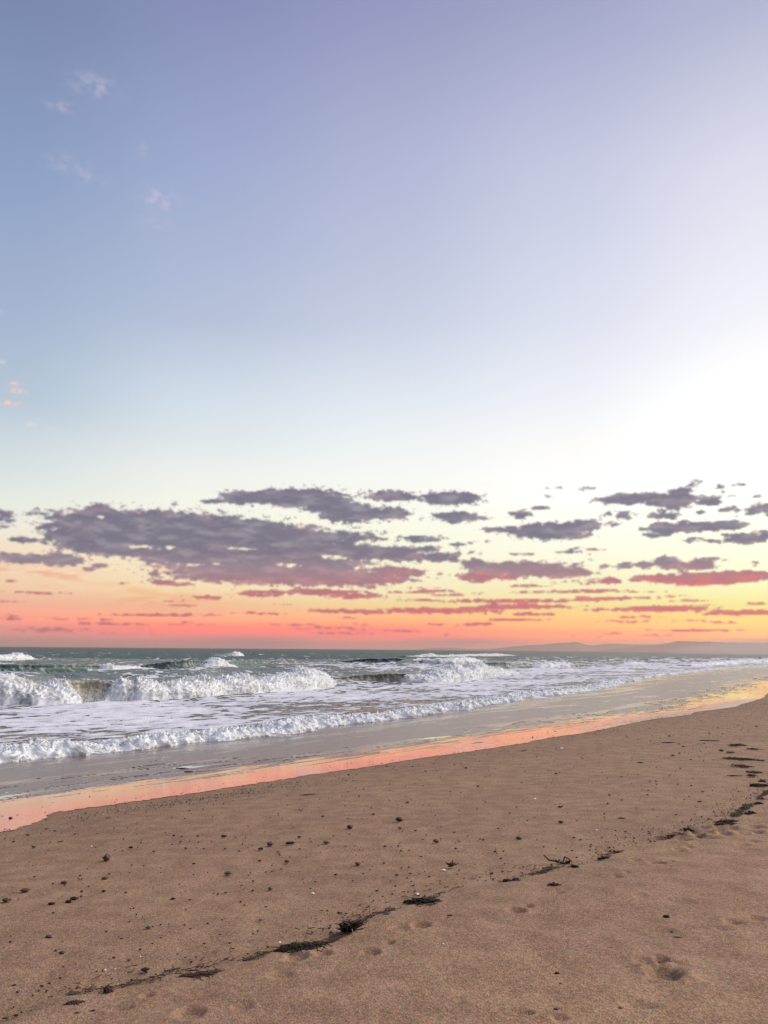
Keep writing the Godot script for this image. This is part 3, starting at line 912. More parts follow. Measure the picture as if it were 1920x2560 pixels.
func breaker(label: String, path: Array, front: float, back: float, gap: float, lump: float, seed_: int, clumps: int, spray: Array, water: Color, group := "breaking waves on the sea") -> void:
	var line := along(path, gap)
	var mid := xz(line[line.size() / 2][0], line[line.size() / 2][1])
	var o := root_at("breaking_wave", Vector3(mid.x, SEA, mid.y))
	tag(o, label, "wave", group)
	var n1 := noise(seed_, 0.5, 3)
	var n2 := noise(seed_ + 1, 1.0 / (lump * 6.0), 3)
	lump *= 0.5
	var one := noise(seed_ + 2, 1.0, 1)
	# the body of the wave: long back, crest that leans over, hollow front
	var profile := []
	for k in 9:
		var x := k / 8.0
		profile.append(Vector2(-back * (1.0 - x), pow(smoothstep(0, 1, x), 1.4)))
	for q in [[0.1, 1.01], [0.2, 0.985], [0.27, 0.93], [0.26, 0.86], [0.25, 0.74], [0.29, 0.6], [0.37, 0.44], [0.5, 0.28], [0.7, 0.12], [0.88, 0.03], [1.05, -0.05]]: profile.append(Vector2(q[0] * front, q[1]))
	var pn := profile.size()
	var v := PackedVector3Array()
	var c := PackedColorArray()
	var shore := []
	for k in line.size():
		var a: Array = line[maxi(k - 2, 0)]
		var b: Array = line[mini(k + 2, line.size() - 1)]
		var d := (xz(b[0], b[1]) - xz(a[0], a[1])).normalized()
		var nrm := Vector2(-d.y, d.x)
		if nrm.dot(OUT) > 0: nrm = -nrm
		shore.append(nrm)
	for k in line.size():
		var q: Array = line[k]
		var foot := xz(q[0], q[1])
		var nrm: Vector2 = shore[k]
		for e in pn:
			var w: Vector2 = profile[e]
			var wob := n1.get_noise_2d(q[0] * 1.5, w.y * 1.2 + w.x * 0.8)
			var flat := foot + nrm * (w.x - front + 0.06 * wob)
			var y: float = -0.16 + (q[2] * (1.0 - 0.3 * smoothstep(0.3, 0.9, q[3])) + 0.16) * w.y + (0.05 * wob + 0.03 * one.get_noise_2d(q[0] * 2.2, w.x * 2.0)) * minf(q[2], 1.0)
			v.append(Vector3(flat.x - mid.x, y, flat.y - mid.y))
			# streaks of foam drawn up the face
			var streak := smoothstep(0.15, 0.75, one.get_noise_2d(q[0] * 3.2 + w.y * 0.6, w.y * 0.9) + 0.4 * one.get_noise_2d(q[0] * 9.0, w.y * 2.5))
			c.append(water.lerp(Color(0.5, 0.52, 0.48), streak * 0.5))
	var body := shape("wave_body", mesh_of(v, grid_normals(v, line.size(), pn), grid_index(line.size(), pn), c), M.wave, o)
	# the broken water in front: a lumpy roll of foam
	var r := rng(seed_)
	var ring := int(clampf((front + 1.2) * 1.6 / gap, 14, 60))
	v = PackedVector3Array()
	c = PackedColorArray()
	var spots := []
	for k in line.size():
		var q: Array = line[k]
		var foot := xz(q[0], q[1])
		var nrm: Vector2 = shore[k]
		var much: float = q[3]
		var tall: float = q[2] * (0.98 + 0.5 * n1.get_noise_2d(q[0] * 0.6 + 9.0, 50.0)) * 1.05 * smoothstep(0.0, 0.85, much * (1.0 + 0.5 * n1.get_noise_2d(q[0] * 1.7, 130.0)))
		var wide: float = front * (0.62 + 0.2 * n1.get_noise_2d(q[0] * 0.8, 90.0)) + 0.25 * q[2]
		for e in ring + 1:
			var x := float(e) / ring
			var ang := PI * (1.06 - 1.12 * x)
			var up := sin(ang)
			var sideways := cos(ang)
			var flat := foot + nrm * (-front * 0.62 - sideways * wide * (1.0 if sideways < 0 else 0.75))
			var y := tall * pow(maxf(up, 0.0), 0.62) if up > 0 else -0.12
			var p := Vector3(flat.x, y, flat.y)
			var at := Vector3(q[0], y, q[1] + sideways)
			var bulge := (absf(one.get_noise_3dv(p * 0.32 / lump)) - 0.25) * 1.3 + (absf(one.get_noise_3dv(p * 0.8 / lump + Vector3(9, 3, 5))) - 0.25) * 0.9 + (absf(one.get_noise_3dv(p * 1.9 / lump)) - 0.25) * 0.6 + 0.3 * absf(one.get_noise_3dv(p * 4.4 / lump))
			var off := Vector3(-nrm.x * sideways, maxf(up, 0.25), -nrm.y * sideways) * bulge * lump * minf(1.3, 0.5 + tall) * clampf(up * 3.0 + 0.4, 0.0, 1.0)
			p += off
			p.y -= (1.0 - smoothstep(0.0, 0.3, much)) * 0.3
			v.append(Vector3(p.x - mid.x, p.y, p.z - mid.y))
			c.append(foam_tone(one, p, 0.11 / lump))
			if much > 0.25 and up > 0.0: spots.append([v[-1], Vector3(-nrm.x * sideways, up, -nrm.y * sideways), tall, bulge])
	tag(shape("foam", mesh_of(v, grid_normals(v, line.size(), ring + 1), grid_index(line.size(), ring + 1), c), M.foam_wet, o), "", "", "", "stuff")
	# clots thrown up from it, and finer drops above the crest
	var where := []
	for k in clumps:
		var q: Array = spots[r.randi() % spots.size()]
		var up: Vector3 = q[1]
		if r.randf() > 0.35 + 0.65 * up.y: continue
		if r.randf() > 0.45 + 0.6 * q[3]: continue
		var size := lump * (0.16 + 0.5 * pow(r.randf(), 3.0))
		var lift: float = size * r.randf_range(-0.35, 0.3)
		if up.y > 0.5 and r.randf() < 0.3:
			lift = lump * absf(r.randfn()) * 1.6
			size *= 0.55
		where.append(Transform3D(turned(r, Vector3.ONE * size * Vector3(1.2, 0.8, 1.0)), q[0] + (up + Vector3(0, 0.4, 0)) * lift + Vector3(r.randfn(), 0, r.randfn()) * lump * 0.25))
	tag(scatter("clots", blob(seed_, 0.5, 0.9, 7, 5), M.foam, where, o), "", "", "", "stuff")
	if spray.size():
		where = []
		for q in spray:   # s, t, height reached, spread along, spread across, number, size
			var foot := xz(q[0], q[1])
			for k in int(q[5]):
				var h := pow(r.randf(), 1.25)
				var thin := 1.0 - 0.45 * h
				var a: float = r.randfn() * q[3] * thin
				var b: float = r.randfn() * q[4] * thin
				# thrown up in jets
				var jet := 0.55 + 0.45 * n1.get_noise_2d(a * 5.0 + q[0], b * 5.0) + 0.3 * n1.get_noise_2d(a * 17.0, b * 17.0)
				var p := foot + ALONG * a + OUT * (b + front * 0.6)
				var size: float = q[6] * (0.3 + 0.9 * pow(r.randf(), 2.0)) * (1.0 - 0.55 * h)
				where.append(Transform3D(turned(r, Vector3.ONE * size), Vector3(p.x - mid.x, q[2] * h * jet * (1.0 - 0.18 * minf(a * a / (q[3] * q[3] * 2.0), 3.0)), p.y - mid.y)))
		tag(scatter("spray", blob(seed_ + 9, 0.4, 1.0, 6, 4), M.foam, where, o), "", "", "", "stuff")

func swash_roll() -> void:
	# the low roll of foam that runs up the wet sand
	var path := []
	var wav := noise(80, 1.0, 2)
	var s := -6.0
	while s < 150.0:
		var tall := 0.27 if s < 20.0 else lerpf(0.27, 0.2, clampf((s - 20.0) / 30.0, 0, 1))
		path.append([s, roll_at(s) + 0.16 * wav.get_noise_2d(s * 1.3, 0.0) + 0.3 * wav.get_noise_2d(s * 0.3, 20.0), tall, 1.0])
		s += 0.04 if s < 40.0 else 0.1
	var o := root_at("foam_roll", Vector3(0, -0.76, 0))
	tag(o, "long low roll of white foam running up the wet sand, the wave nearest the beach", "wave", "breaking waves on the sea")
	var n1 := noise(81, 0.5, 3)
	var one := noise(83, 1.0, 1)
	var ring := 60
	var v := PackedVector3Array()
	var c := PackedColorArray()
	var spots := []
	for k in path.size():
		var q: Array = path[k]
		var wide := 0.75 + 0.35 * n1.get_noise_2d(q[0] * 0.7, 8.0)
		var tall: float = q[2] * (0.8 + 0.5 * n1.get_noise_2d(q[0] * 0.8, 3.0))
		for e in ring + 1:
			var x := float(e) / ring
			# from behind (x = 0), over the top, down to the front (x = 1)
			var n := lerpf(-wide * 2.2, 0.12, x)
			var y := tall * pow(maxf(1.0 - pow(absf(x - 0.82) / (0.82 if x < 0.82 else 0.19), 2.0), 0.0), 0.6) if x > 0.0 else -0.1
			var p2 := xz(q[0], q[1] - n)
			var p := Vector3(p2.x, y, p2.y)
			var off := (absf(one.get_noise_3dv(p * 2.6)) - 0.25) * 0.12 + (absf(one.get_noise_3dv(p * 6.0 + Vector3(9, 3, 5))) - 0.25) * 0.09 + (absf(one.get_noise_3dv(p * 13.0)) - 0.25) * 0.055 + 0.03 * absf(one.get_noise_3dv(p * 27.0))
			var face := smoothstep(0.8, 1.0, x)
			p += (Vector3(0, 1, 0) * (1.0 - face * 0.6) + Vector3(-OUT.x, 0, -OUT.y) * face) * off * smoothstep(0.0, 0.25, x) * (1.0 if x < 1.0 else 0.4)
			if x >= 1.0: p.y = minf(p.y, -0.005)
			v.append(p)
			c.append(foam_tone(one, p, 1.3))
			if x > 0.3: spots.append([p, face])
	tag(shape("foam", mesh_of(v, grid_normals(v, path.size(), ring + 1), grid_index(path.size(), ring + 1), c), M.foam_wet, o), "", "", "", "stuff")
	var r := rng(85)
	var where := []
	for k in 24000:
		var q: Array = spots[r.randi() % spots.size()]
		var size := 0.014 + 0.04 * pow(r.randf(), 3.0)
		var lift := size * r.randf_range(-0.2, 0.35)
		if r.randf() < 0.2:
			lift = absf(r.randfn()) * 0.07
			size *= 0.55
		where.append(Transform3D(turned(r, Vector3(1.2, 0.8, 1.0) * size), q[0] + Vector3(-OUT.x * q[1] * 0.7, 1.0, -OUT.y * q[1] * 0.7) * lift + Vector3(r.randfn(), 0, r.randfn()) * 0.015))
	tag(scatter("clots", blob(86, 0.5, 0.9, 7, 5), M.foam, where, o), "", "", "", "stuff")

func waves() -> void:
	var teal := Color(0.042, 0.085, 0.082)
	var olive := Color(0.2, 0.195, 0.15)
	breaker("tall white breaker at the left throwing up spray, with a brown hollow face showing",
		[[8, 39, 0.7, 1], [14, 38.4, 0.85, 1], [19, 37.2, 0.95, 1], [20.6, 36.2, 1.02, 1], [21.8, 36.1, 1.0, 0.8], [22.8, 36.3, 0.98, 0.15], [23.7, 36.3, 0.94, 0.12], [24.7, 35.8, 0.8, 0.75], [26, 35.2, 0.8, 1], [28.4, 35.2, 0.8, 1], [31.3, 35.9, 1.0, 1], [33.7, 36.2, 0.95, 1], [36.6, 37.0, 0.72, 1], [39.1, 37.6, 0.98, 1], [42.3, 39.1, 0.95, 1], [45, 40.4, 0.5, 1], [47.2, 41.7, 0.1, 0.6]],
		1.3, 4.0, 0.06, 0.2, 101, 20000, [[31.3, 36.2, 1.55, 0.55, 0.4, 5200, 0.045], [20.4, 36.4, 1.5, 1.6, 0.5, 5200, 0.045], [40.2, 38.2, 1.25, 0.9, 0.4, 3000, 0.045], [26, 35.6, 1.0, 3.0, 0.4, 2600, 0.045], [33.6, 36.4, 1.15, 1.2, 0.4, 2600, 0.045], [14, 38.8, 1.1, 3.0, 0.4, 2600, 0.045]], olive)
	breaker("white breaker near the middle with a dark hollow end and spray off its crest",
		[[42.5, 46.8, 0.02, 0], [46, 45.6, 0.16, 0], [49.6, 44.0, 0.28, 0], [51.8, 42.6, 0.56, 0], [53.2, 41, 0.68, 0.1], [53.9, 40, 0.6, 0.8], [55.6, 38.8, 0.6, 1], [59.8, 39.4, 0.88, 1], [65.3, 40.9, 1.15, 1], [70.5, 43, 0.95, 1], [76.4, 45.3, 0.6, 1], [84, 47.5, 0.2, 0.8]],
		1.4, 5.0, 0.08, 0.22, 121, 14000, [[65.5, 41.2, 1.75, 2.2, 0.6, 6000, 0.055], [71, 43.4, 1.2, 3.0, 0.6, 3000, 0.055], [59.5, 39.6, 1.1, 2.4, 0.4, 2400, 0.05]], Color(0.14, 0.135, 0.1))
	breaker("long dark green swell at the left, second row, with white foam along its back",
		[[28, 79.5, 0.5, 0], [34, 77, 0.8, 0], [39, 74.6, 0.92, 0], [43, 73.6, 0.9, 0.05], [47, 73.8, 0.85, 0.1], [50.5, 75, 0.75, 0.45], [54, 76.4, 0.62, 1], [57.1, 77.7, 0.4, 0.8], [60, 79, 0.15, 0.3]],
		2.4, 6.0, 0.2, 0.26, 141, 2600, [[43, 76, 1.1, 4.0, 0.5, 3000, 0.06], [50, 77, 1.05, 3.5, 0.5, 2600, 0.06], [37, 78, 1.0, 3.0, 0.5, 1600, 0.06]], teal)
	breaker("smooth green wave left of the middle, second row, with one white splash near its end",
		[[60, 86, 0.3, 0], [63.5, 82.6, 0.95, 0], [67.1, 82, 1.1, 0], [69.5, 83, 1.05, 0.1], [71.5, 84, 1.0, 0.45], [73.6, 85.1, 0.95, 1], [75.4, 86, 0.85, 0.6], [77.5, 87, 0.75, 0.3], [80, 88.4, 0.65, 0.05], [88.9, 93.2, 0.84, 0], [97.2, 95.9, 0.1, 0]],
		2.2, 6.0, 0.24, 0.26, 151, 2200, [[74, 85.4, 1.5, 1.6, 0.5, 2600, 0.075], [88, 93.8, 0.95, 3.0, 0.4, 500, 0.07]], teal)
	breaker("far white breaker at the left edge, cut by the picture's side",
		[[64, 142, 0.8, 1], [72, 146.5, 0.95, 1], [78, 149.6, 0.98, 1], [82.1, 152.1, 1.0, 1], [85.9, 156, 0.8, 0.9], [89, 159, 0.4, 0.3], [93, 162, 0.1, 0]],
		2.0, 5.0, 0.3, 0.34, 161, 2600, [[85.6, 155.8, 1.9, 0.8, 0.4, 900, 0.09], [78, 150, 1.2, 5.0, 0.4, 1500, 0.09]], teal)
	breaker("farthest small wave with a white curl at its tip, just below the horizon",
		[[158, 182, 0.3, 0], [163, 185, 0.95, 0], [167.5, 188, 1.1, 0.1], [170, 190, 1.2, 0.4], [173, 192.4, 1.35, 1], [175, 194, 1.0, 0.7], [178, 196.5, 0.4, 0.2], [181, 199, 0.1, 0]],
		2.6, 7.0, 0.4, 0.4, 171, 1400, [[172.5, 192, 2.2, 1.4, 0.5, 900, 0.11]], teal)
	breaker("far wave right of the middle with a dark rounded face and a long white tail",
		[[122, 108, 0.2, 0], [124, 102.5, 0.8, 0], [125.6, 97.6, 0.95, 0], [127, 94.6, 0.75, 0.15], [127, 90.5, 0.8, 0.95], [130, 87.6, 0.98, 1], [136, 88.2, 0.95, 1], [143, 90.6, 0.8, 1], [152, 94, 0.3, 0.8]],
		2.2, 6.0, 0.3, 0.32, 181, 3600, [[134, 88.4, 1.35, 6.0, 0.5, 2600, 0.09]], teal)
	breaker("thin far line of white crests just under the horizon, right of the middle",
		[[226, 168, 0.4, 0.2], [234, 168.6, 0.8, 0.55], [240.5, 168.2, 1.25, 0.5], [248, 170, 0.9, 0.3], [262, 175, 0.7, 0.5], [285, 180, 0.8, 0.6], [310, 186, 0.95, 0.7], [340, 192, 0.5, 0.3]],
		2.6, 7.0, 0.6, 0.45, 191, 2600, [[240, 168.8, 1.7, 3.0, 0.6, 700, 0.1], [280, 180, 1.3, 18.0, 0.8, 1400, 0.1], [310, 187, 1.5, 8.0, 0.8, 1000, 0.1]], teal)
	breaker("pair of dark green humps behind the tall spray, right of the middle",
		[[92, 60, 0.2, 0], [97, 58.4, 0.9, 0], [100.6, 57, 0.95, 0], [104, 57.6, 0.5, 0.2], [109, 60, 0.62, 0], [112, 60.2, 0.7, 0.1], [114.5, 60, 0.62, 0.9], [119, 60, 0.62, 1], [122.5, 59.8, 0.66, 0.6], [124, 59.6, 0.7, 0], [128.4, 59.7, 0.82, 0], [134, 59.8, 0.55, 0], [138, 60.4, 0.1, 0]],
		2.2, 5.5, 0.3, 0.3, 201, 2200, [[117, 60.4, 0.95, 3.0, 0.5, 900, 0.08]], teal)
	breaker("small dark ripple crest alone in the white water at the right",
		[[150, 64.6, 0.1, 0], [156, 66.2, 0.42, 0], [160, 65.9, 0.42, 0.1], [166, 66.4, 0.3, 1], [176, 68, 0.1, 1]],
		2.0, 5.0, 0.35, 0.3, 211, 700, [], teal)
	breaker("low white line of surf far off at the right, in front of the hazy hill",
		[[150, 50, 0.2, 1], [175, 52, 0.5, 1], [205, 54, 0.7, 1], [240, 57, 0.6, 1], [275, 60, 0.75, 1], [330, 66, 0.7, 1], [400, 74, 0.8, 1], [480, 82, 0.4, 1]],
		2.2, 5.0, 0.5, 0.36, 221, 4200, [[220, 56, 1.0, 25.0, 1.5, 2200, 0.11], [330, 67, 1.2, 50.0, 2.0, 2600, 0.14]], teal)

# ------------------------------------------------------------------ what lies on the sand
const PBLACK := [-1.57,-7.38,0.027,  -1.02,-5.17,0.017,  -1.37,-5.10,0.016,  -1.17,-5.48,0.018,  -1.38,-5.60,0.017,  -1.33,-5.60,0.013,  -1.33,-4.20,0.026,  -1.40,-4.18,0.022,  -1.71,-4.15,0.026,  -1.26,-4.13,0.013,  -1.68,-4.18,0.021,  -2.10,-7.42,0.019,  -1.42,-8.54,0.022,  -1.82,-8.70,0.026,  -1.99,-8.74,0.029,  -2.08,-8.79,0.029,  -1.93,-8.44,0.025,  -1.80,-8.08,0.027,  -1.70,-8.08,0.019,  -1.62,-8.02,0.018,  -3.21,-9.18,0.028,  -3.30,-8.75,0.021,  -3.36,-8.50,0.037,  -3.72,-8.88,0.031,  -4.03,-10.50,0.032,  -2.34,-8.22,0.038,  -2.73,-9.77,0.019,  -2.21,-6.54,0.022,  -2.19,-7.11,0.022,  -1.77,-7.09,0.017,  -1.86,-6.46,0.024,  -1.69,-6.57,0.013,  -1.20,-6.34,0.015,  -1.16,-6.31,0.021,  -1.11,-6.34,0.026,  -1.33,-6.18,0.019,  -0.92,-5.99,0.016,  -1.69,-6.00,0.012,  -1.30,-5.93,0.014,  -2.21,-5.34,0.017,  -1.33,-5.21,0.014,  -1.48,-4.97,0.017,  -1.02,-4.94,0.013,  -1.04,-4.89,0.012,  -1.10,-4.78,0.010,  -1.66,-4.67,0.015,  -1.71,-4.56,0.016,  -1.66,-4.49,0.014,  -1.38,-4.63,0.013,  -2.38,-6.97,0.017,  -1.57,-5.36,0.011,  -1.01,-5.66,0.013,  -0.96,-5.33,0.014,  -1.42,-7.99,0.023,  -1.42,-5.55,0.015,  -1.25,-4.70,0.013,  -1.25,-4.78,0.018,  -1.13,-4.99,0.014,  -1.12,-5.05,0.010,  -1.69,-4.60,0.013,  -1.52,-4.51,0.010,  -0.69,-4.87,0.015,  -1.08,-4.55,0.016,  -1.27,-7.84,0.026,  -2.25,-10.33,0.017,  -4.66,-11.18,0.023,  -4.62,-10.88,0.045,  -5.33,-13.09,0.022,  -2.23,-11.74,0.023,  -2.74,-11.61,0.030,  -2.14,-11.08,0.022,  -0.09,-9.63,0.038,  0.31,-10.43,0.042,  1.29,-11.67,0.037,  -0.91,-7.74,0.031,  -0.78,-7.30,0.045,  -0.73,-7.84,0.025,  -0.79,-8.41,0.034,  -0.68,-8.32,0.016,  0.03,-7.81,0.033,  0.15,-7.79,0.023,  0.38,-8.05,0.023,  0.92,-7.93,0.028,  0.70,-7.90,0.023,  0.96,-7.42,0.026,  0.64,-7.60,0.025,  0.33,-7.33,0.024,  0.24,-7.59,0.017,  -0.15,-7.22,0.016,  0.16,-6.93,0.018,  0.22,-6.94,0.016,  0.02,-7.12,0.023,  0.52,-7.07,0.016,  -0.35,-6.78,0.026,  -0.21,-6.56,0.019,  0.02,-6.64,0.013,  -0.51,-6.38,0.015,  0.23,-6.35,0.019,  0.36,-6.61,0.019,  0.43,-6.46,0.015,  0.73,-6.53,0.017,  0.83,-6.63,0.026,  0.92,-6.70,0.022,  -0.27,-5.71,0.022,  -0.76,-5.61,0.022,  -0.74,-5.37,0.020,  -0.41,-5.60,0.011,  -0.44,-5.32,0.011,  0.19,-4.95,0.007,  0.33,-8.53,0.030,  0.69,-8.36,0.027,  1.01,-11.12,0.021,  1.15,-9.41,0.015,  1.37,-9.36,0.024,  -0.65,-9.63,0.034,  -1.07,-12.62,0.024,  -0.54,-14.00,0.040,  -0.54,-13.06,0.029,  -0.41,-13.99,0.027,  0.08,-15.22,0.043,  0.21,-15.03,0.029,  0.52,-14.78,0.033,  0.70,-13.88,0.044,  1.36,-14.07,0.045,  1.23,-14.75,0.033,  0.11,-12.36,0.024,  -0.45,-11.67,0.026,  1.13,-8.49,0.027,  0.42,-8.28,0.019,  0.52,-8.32,0.011,  -0.49,-6.58,0.019,  -0.91,-6.96,0.016,  -0.85,-6.97,0.014,  -1.02,-7.38,0.029,  -0.04,-6.62,0.013,  0.07,-6.53,0.013,  0.61,-6.51,0.013,  0.74,-6.97,0.016,  -0.19,-7.70,0.012,  -0.32,-7.87,0.015,  -0.24,-7.88,0.013,  -0.53,-7.66,0.012,  -0.57,-7.96,0.015,  -0.65,-8.15,0.018,  -0.87,-7.58,0.020,  -0.12,-10.11,0.023,  -0.29,-11.17,0.025,  1.39,-7.86,0.018,  1.73,-7.89,0.026,  1.96,-8.78,0.023,  2.56,-12.74,0.037,  3.43,-14.77,0.034,  1.48,-8.87,0.020,  2.72,-10.41,0.034,  3.15,-10.31,0.027,  2.75,-9.98,0.026,  2.53,-9.76,0.032,  3.35,-12.14,0.032,  2.27,-8.91,0.026,  2.25,-8.08,0.030,  3.63,-12.28,0.024,  4.02,-12.11,0.028,  3.80,-11.15,0.034,  3.91,-10.98,0.030,  4.15,-13.10,0.026,  4.43,-12.86,0.039,  3.53,-9.67,0.049,  3.00,-8.90,0.027,  2.89,-9.29,0.022,  1.69,-5.18,0.012,  0.88,-4.40,0.012,  1.73,-4.85,0.012,  1.63,-4.69,0.016,  0.97,-4.09,0.014,  0.67,-4.43,0.009,  4.95,-14.70,0.059,  5.70,-16.32,0.038,  5.20,-15.10,0.045,  6.32,-18.95,0.057,  5.99,-15.24,0.078,  5.82,-16.92,0.045,  7.53,-19.03,0.039,  8.15,-20.86,0.049,  9.08,-20.85,0.064,  8.85,-21.38,0.036,  8.31,-19.90,0.034,  2.43,-7.96,0.027,  2.33,-7.62,0.018,  1.96,-7.67,0.015,  3.63,-11.50,0.027,  3.55,-11.23,0.026,  3.43,-10.88,0.022,  3.26,-11.34,0.026,  3.54,-11.47,0.023,  3.99,-10.49,0.021,  3.36,-9.30,0.022,  5.96,-18.46,0.043,  6.28,-16.81,0.034,  7.32,-19.27,0.045,  5.29,-14.42,0.024,  5.00,-14.00,0.033,  6.01,-16.00,0.032,  2.18,-13.22,0.025,  1.91,-11.88,0.023,  1.51,-9.77,0.025,  2.18,-7.83,0.018,  3.43,-9.88,0.020,  5.21,-21.04,0.041,  4.68,-19.79,0.032,  5.49,-19.32,0.044,  5.49,-18.46,0.036,  5.56,-17.84,0.041,  5.45,-17.04,0.028,  3.60,-17.97,0.029,  3.69,-21.18,0.041,  4.65,-23.14,0.045]
const PBROWN := [-2.06,-7.97,0.029,  -0.87,-5.16,0.019,  -1.38,-4.92,0.021,  -1.03,-6.54,0.022,  -1.03,-6.86,0.020,  -3.74,-9.28,0.045,  -3.53,-9.48,0.040,  0.12,-6.70,0.033,  -0.03,-6.24,0.025,  -0.14,-5.89,0.017,  0.97,-7.14,0.023,  0.18,-8.69,0.035,  3.85,-10.42,0.039,  2.54,-6.95,0.024]
var BIG := [
	["stone_brown", -2.40, -7.70, 0.073, "largest stone on the sand, rounded grey brown, alone between the pebbles"],
	["pebble_red", -2.17, -6.94, 0.050, "flat rust red pebble just below the largest grey brown stone"],
	["pebble_red", -2.45, -6.85, 0.050, "rust red flake left of and lower than the largest stone"],
	["pebble_brown", -2.66, -6.63, 0.063, "flat dark brown stone near the left edge of the sand"],
	["pebble_black", -2.19, -6.32, 0.054, "blackish stone touching another one, the larger of the touching pair"],
	["pebble_black", -2.20, -6.25, 0.043, "blackish flat stone touching another one, the smaller of the touching pair"],
	["pebble_black", -2.30, -6.20, 0.046, "flat black stone just left of the touching pair"],
	["pebble_brown", -2.68, -6.35, 0.061, "flat brown flake at the very left edge of the sand"],
	["pebble_grey", -1.20, -6.94, 0.059, "blue grey pebble with a dark trail beside it, mid beach"],
	["pebble_black", -2.04, -6.52, 0.034, "round black pebble right of the touching pair of stones"],
	["pebble_black", -1.46, -6.22, 0.033, "round black pebble alone below the blue grey pebble"],
	["pebble_grey", -2.01, -5.41, 0.040, "slate grey pebble alone on bare lower left sand"],
	["pebble_brown", -1.81, -5.09, 0.034, "brown flat pebble below the lone slate grey pebble"],
	["pebble_black", -1.24, -4.74, 0.044, "dark pebble in a cluster of crumbs above the seaweed line"],
	["pebble_grey", -1.44, -5.53, 0.033, "olive grey flat pebble with a smaller one touching it"],
	["pebble_grey", -1.51, -4.43, 0.037, "slate pebble beside the small weed tuft at lower left"],
	["pebble_black", -1.55, -8.61, 0.059, "black flat pebble, biggest in the row of dark pebbles"],
	["stone_red", 0.18, -9.14, 0.069, "dark red rounded stone, the only dark red one mid beach"],
	["stone_green", -0.32, -8.81, 0.060, "olive green stone left of the dark red stone"],
	["stone_brown", -1.02, -8.06, 0.061, "lumpy brown stone beside a flat black one"],
	["pebble_black", -1.08, -7.89, 0.048, "flat black stone just below the lumpy brown stone"],
	["pebble_long", -0.84, -8.09, 0.089, "long thin black stone lying level beside the lumpy brown stone"],
	["pebble_grey", -0.51, -8.07, 0.061, "smooth slate grey pebble right of the long black stone"],
	["stone_rust", 0.49, -7.92, 0.048, "orange brown stone right of the smaller dark pebbles"],
	["stone_rust", -0.19, -7.10, 0.043, "rust orange stone near the middle of the sand"],
	["stone_brown", -0.80, -6.39, 0.034, "round brown stone alone left of the white shell bits"],
	["pebble_grey", 0.04, -5.62, 0.056, "oval slate grey stone below the long weed heap on the right"],
	["pebble_black", 0.43, -5.54, 0.036, "small black stone at the inland side of the seaweed line"],
	["pebble_red", 0.22, -6.73, 0.026, "dark red pebble left of the white shell"],
	["stone_green", 1.24, -7.93, 0.045, "domed olive stone above the driftwood twig"],
	["pebble_black", 1.97, -9.64, 0.048, "dark domed pebble, upper of the pair above the twig"],
	["pebble_black", 1.78, -8.69, 0.053, "dark flat pebble, lower of the pair above the twig"],
	["pebble_black", 1.75, -5.45, 0.040, "lone black stone on smooth sand left of the white shell flake"],
	["pebble_black", 1.26, -4.89, 0.031, "black flat pebble up left of the deep footprint"],
	["pebble_black", 1.27, -4.70, 0.028, "black flat pebble beside the deep footprint"],
	["pebble_black", 0.89, -4.53, 0.027, "black pebble alone left of the deep footprint"],
	["pebble_red", 0.80, -4.09, 0.038, "red brown flat stone near the bottom edge of the sand"],
	["stone_green", 1.09, -4.10, 0.023, "olive pebble near the bottom right of the sand"],
]
var STICKS := [
	[-3.23, -8.74, -3.18, -8.79, "short dark stick at upper left below the wet strip"],
	[-3.25, -10.31, -3.20, -10.32, "thin dark stick just below the wet strip on the left"],
	[-1.09, -11.57, -0.89, -11.63, "thin twig lying just inside the gravelly band"],
	[5.63, -17.36, 5.91, -17.33, "long thin dark stick on the far sand"],
	[6.46, -17.55, 6.76, -17.26, "long faint twig at the far right of the sand"],
	[4.09, -13.85, 4.16, -13.78, "short black stick mid right"],
	[2.39, -8.85, 2.46, -8.80, "dark flat strip of weed above the seaweed line"],
	[2.72, -16.88, 2.86, -17.03, "dark scrap just inland of the wet strip"],
	[4.72, -11.86, 4.89, -11.74, "thin dark stem beside the right hand weed patches"],
	[-3.90, -16.38, -3.64, -16.32, "upper thin dark stick lying in the wet strip"],
	[-3.64, -15.91, -3.48, -15.95, "lower thin dark stick lying in the wet strip"],
	[0.26, -5.29, 0.46, -5.41, "half buried pale stem on the smooth sand"],
	[1.68, -6.64, 1.73, -6.63, "short brown stem right of the twig"],
	[1.67, -5.09, 1.71, -5.08, "buried stem tip near the white shell flake"],
]
var SHELLS := [
	[1.94, -5.55, 0.032, "white shell flake alone on the smooth sand at right"],
	[0.48, -6.80, 0.031, "white shell beside the red spiky weed"],
	[0.25, -6.11, 0.028, "white shell bit above the long weed heap on the right"],
	[-0.48, -6.23, 0.022, "small white shell left of the middle of the sand"],
	[3.54, -17.05, 0.071, "white feather like shell bit near the wet strip"],
	[0.35, -4.99, 0.013, "tiny white shell on smooth sand below the seaweed line"],
	[2.02, -8.23, 0.022, "tiny white shell left of the dark pebble"],
	[1.26, -4.31, 0.011, "white shell grain below the deep footprint"],
	[-1.46, -4.77, 0.013, "tiny white shell on the lower left sand"],
	[-2.77, -8.39, 0.022, "white shell speck above the largest stone"],
	[1.81, -10.31, 0.039, "pale grey shell on the far sand"],
	[-0.58, -5.14, 0.016, "white shell grain just above the long seaweed heap"],
]
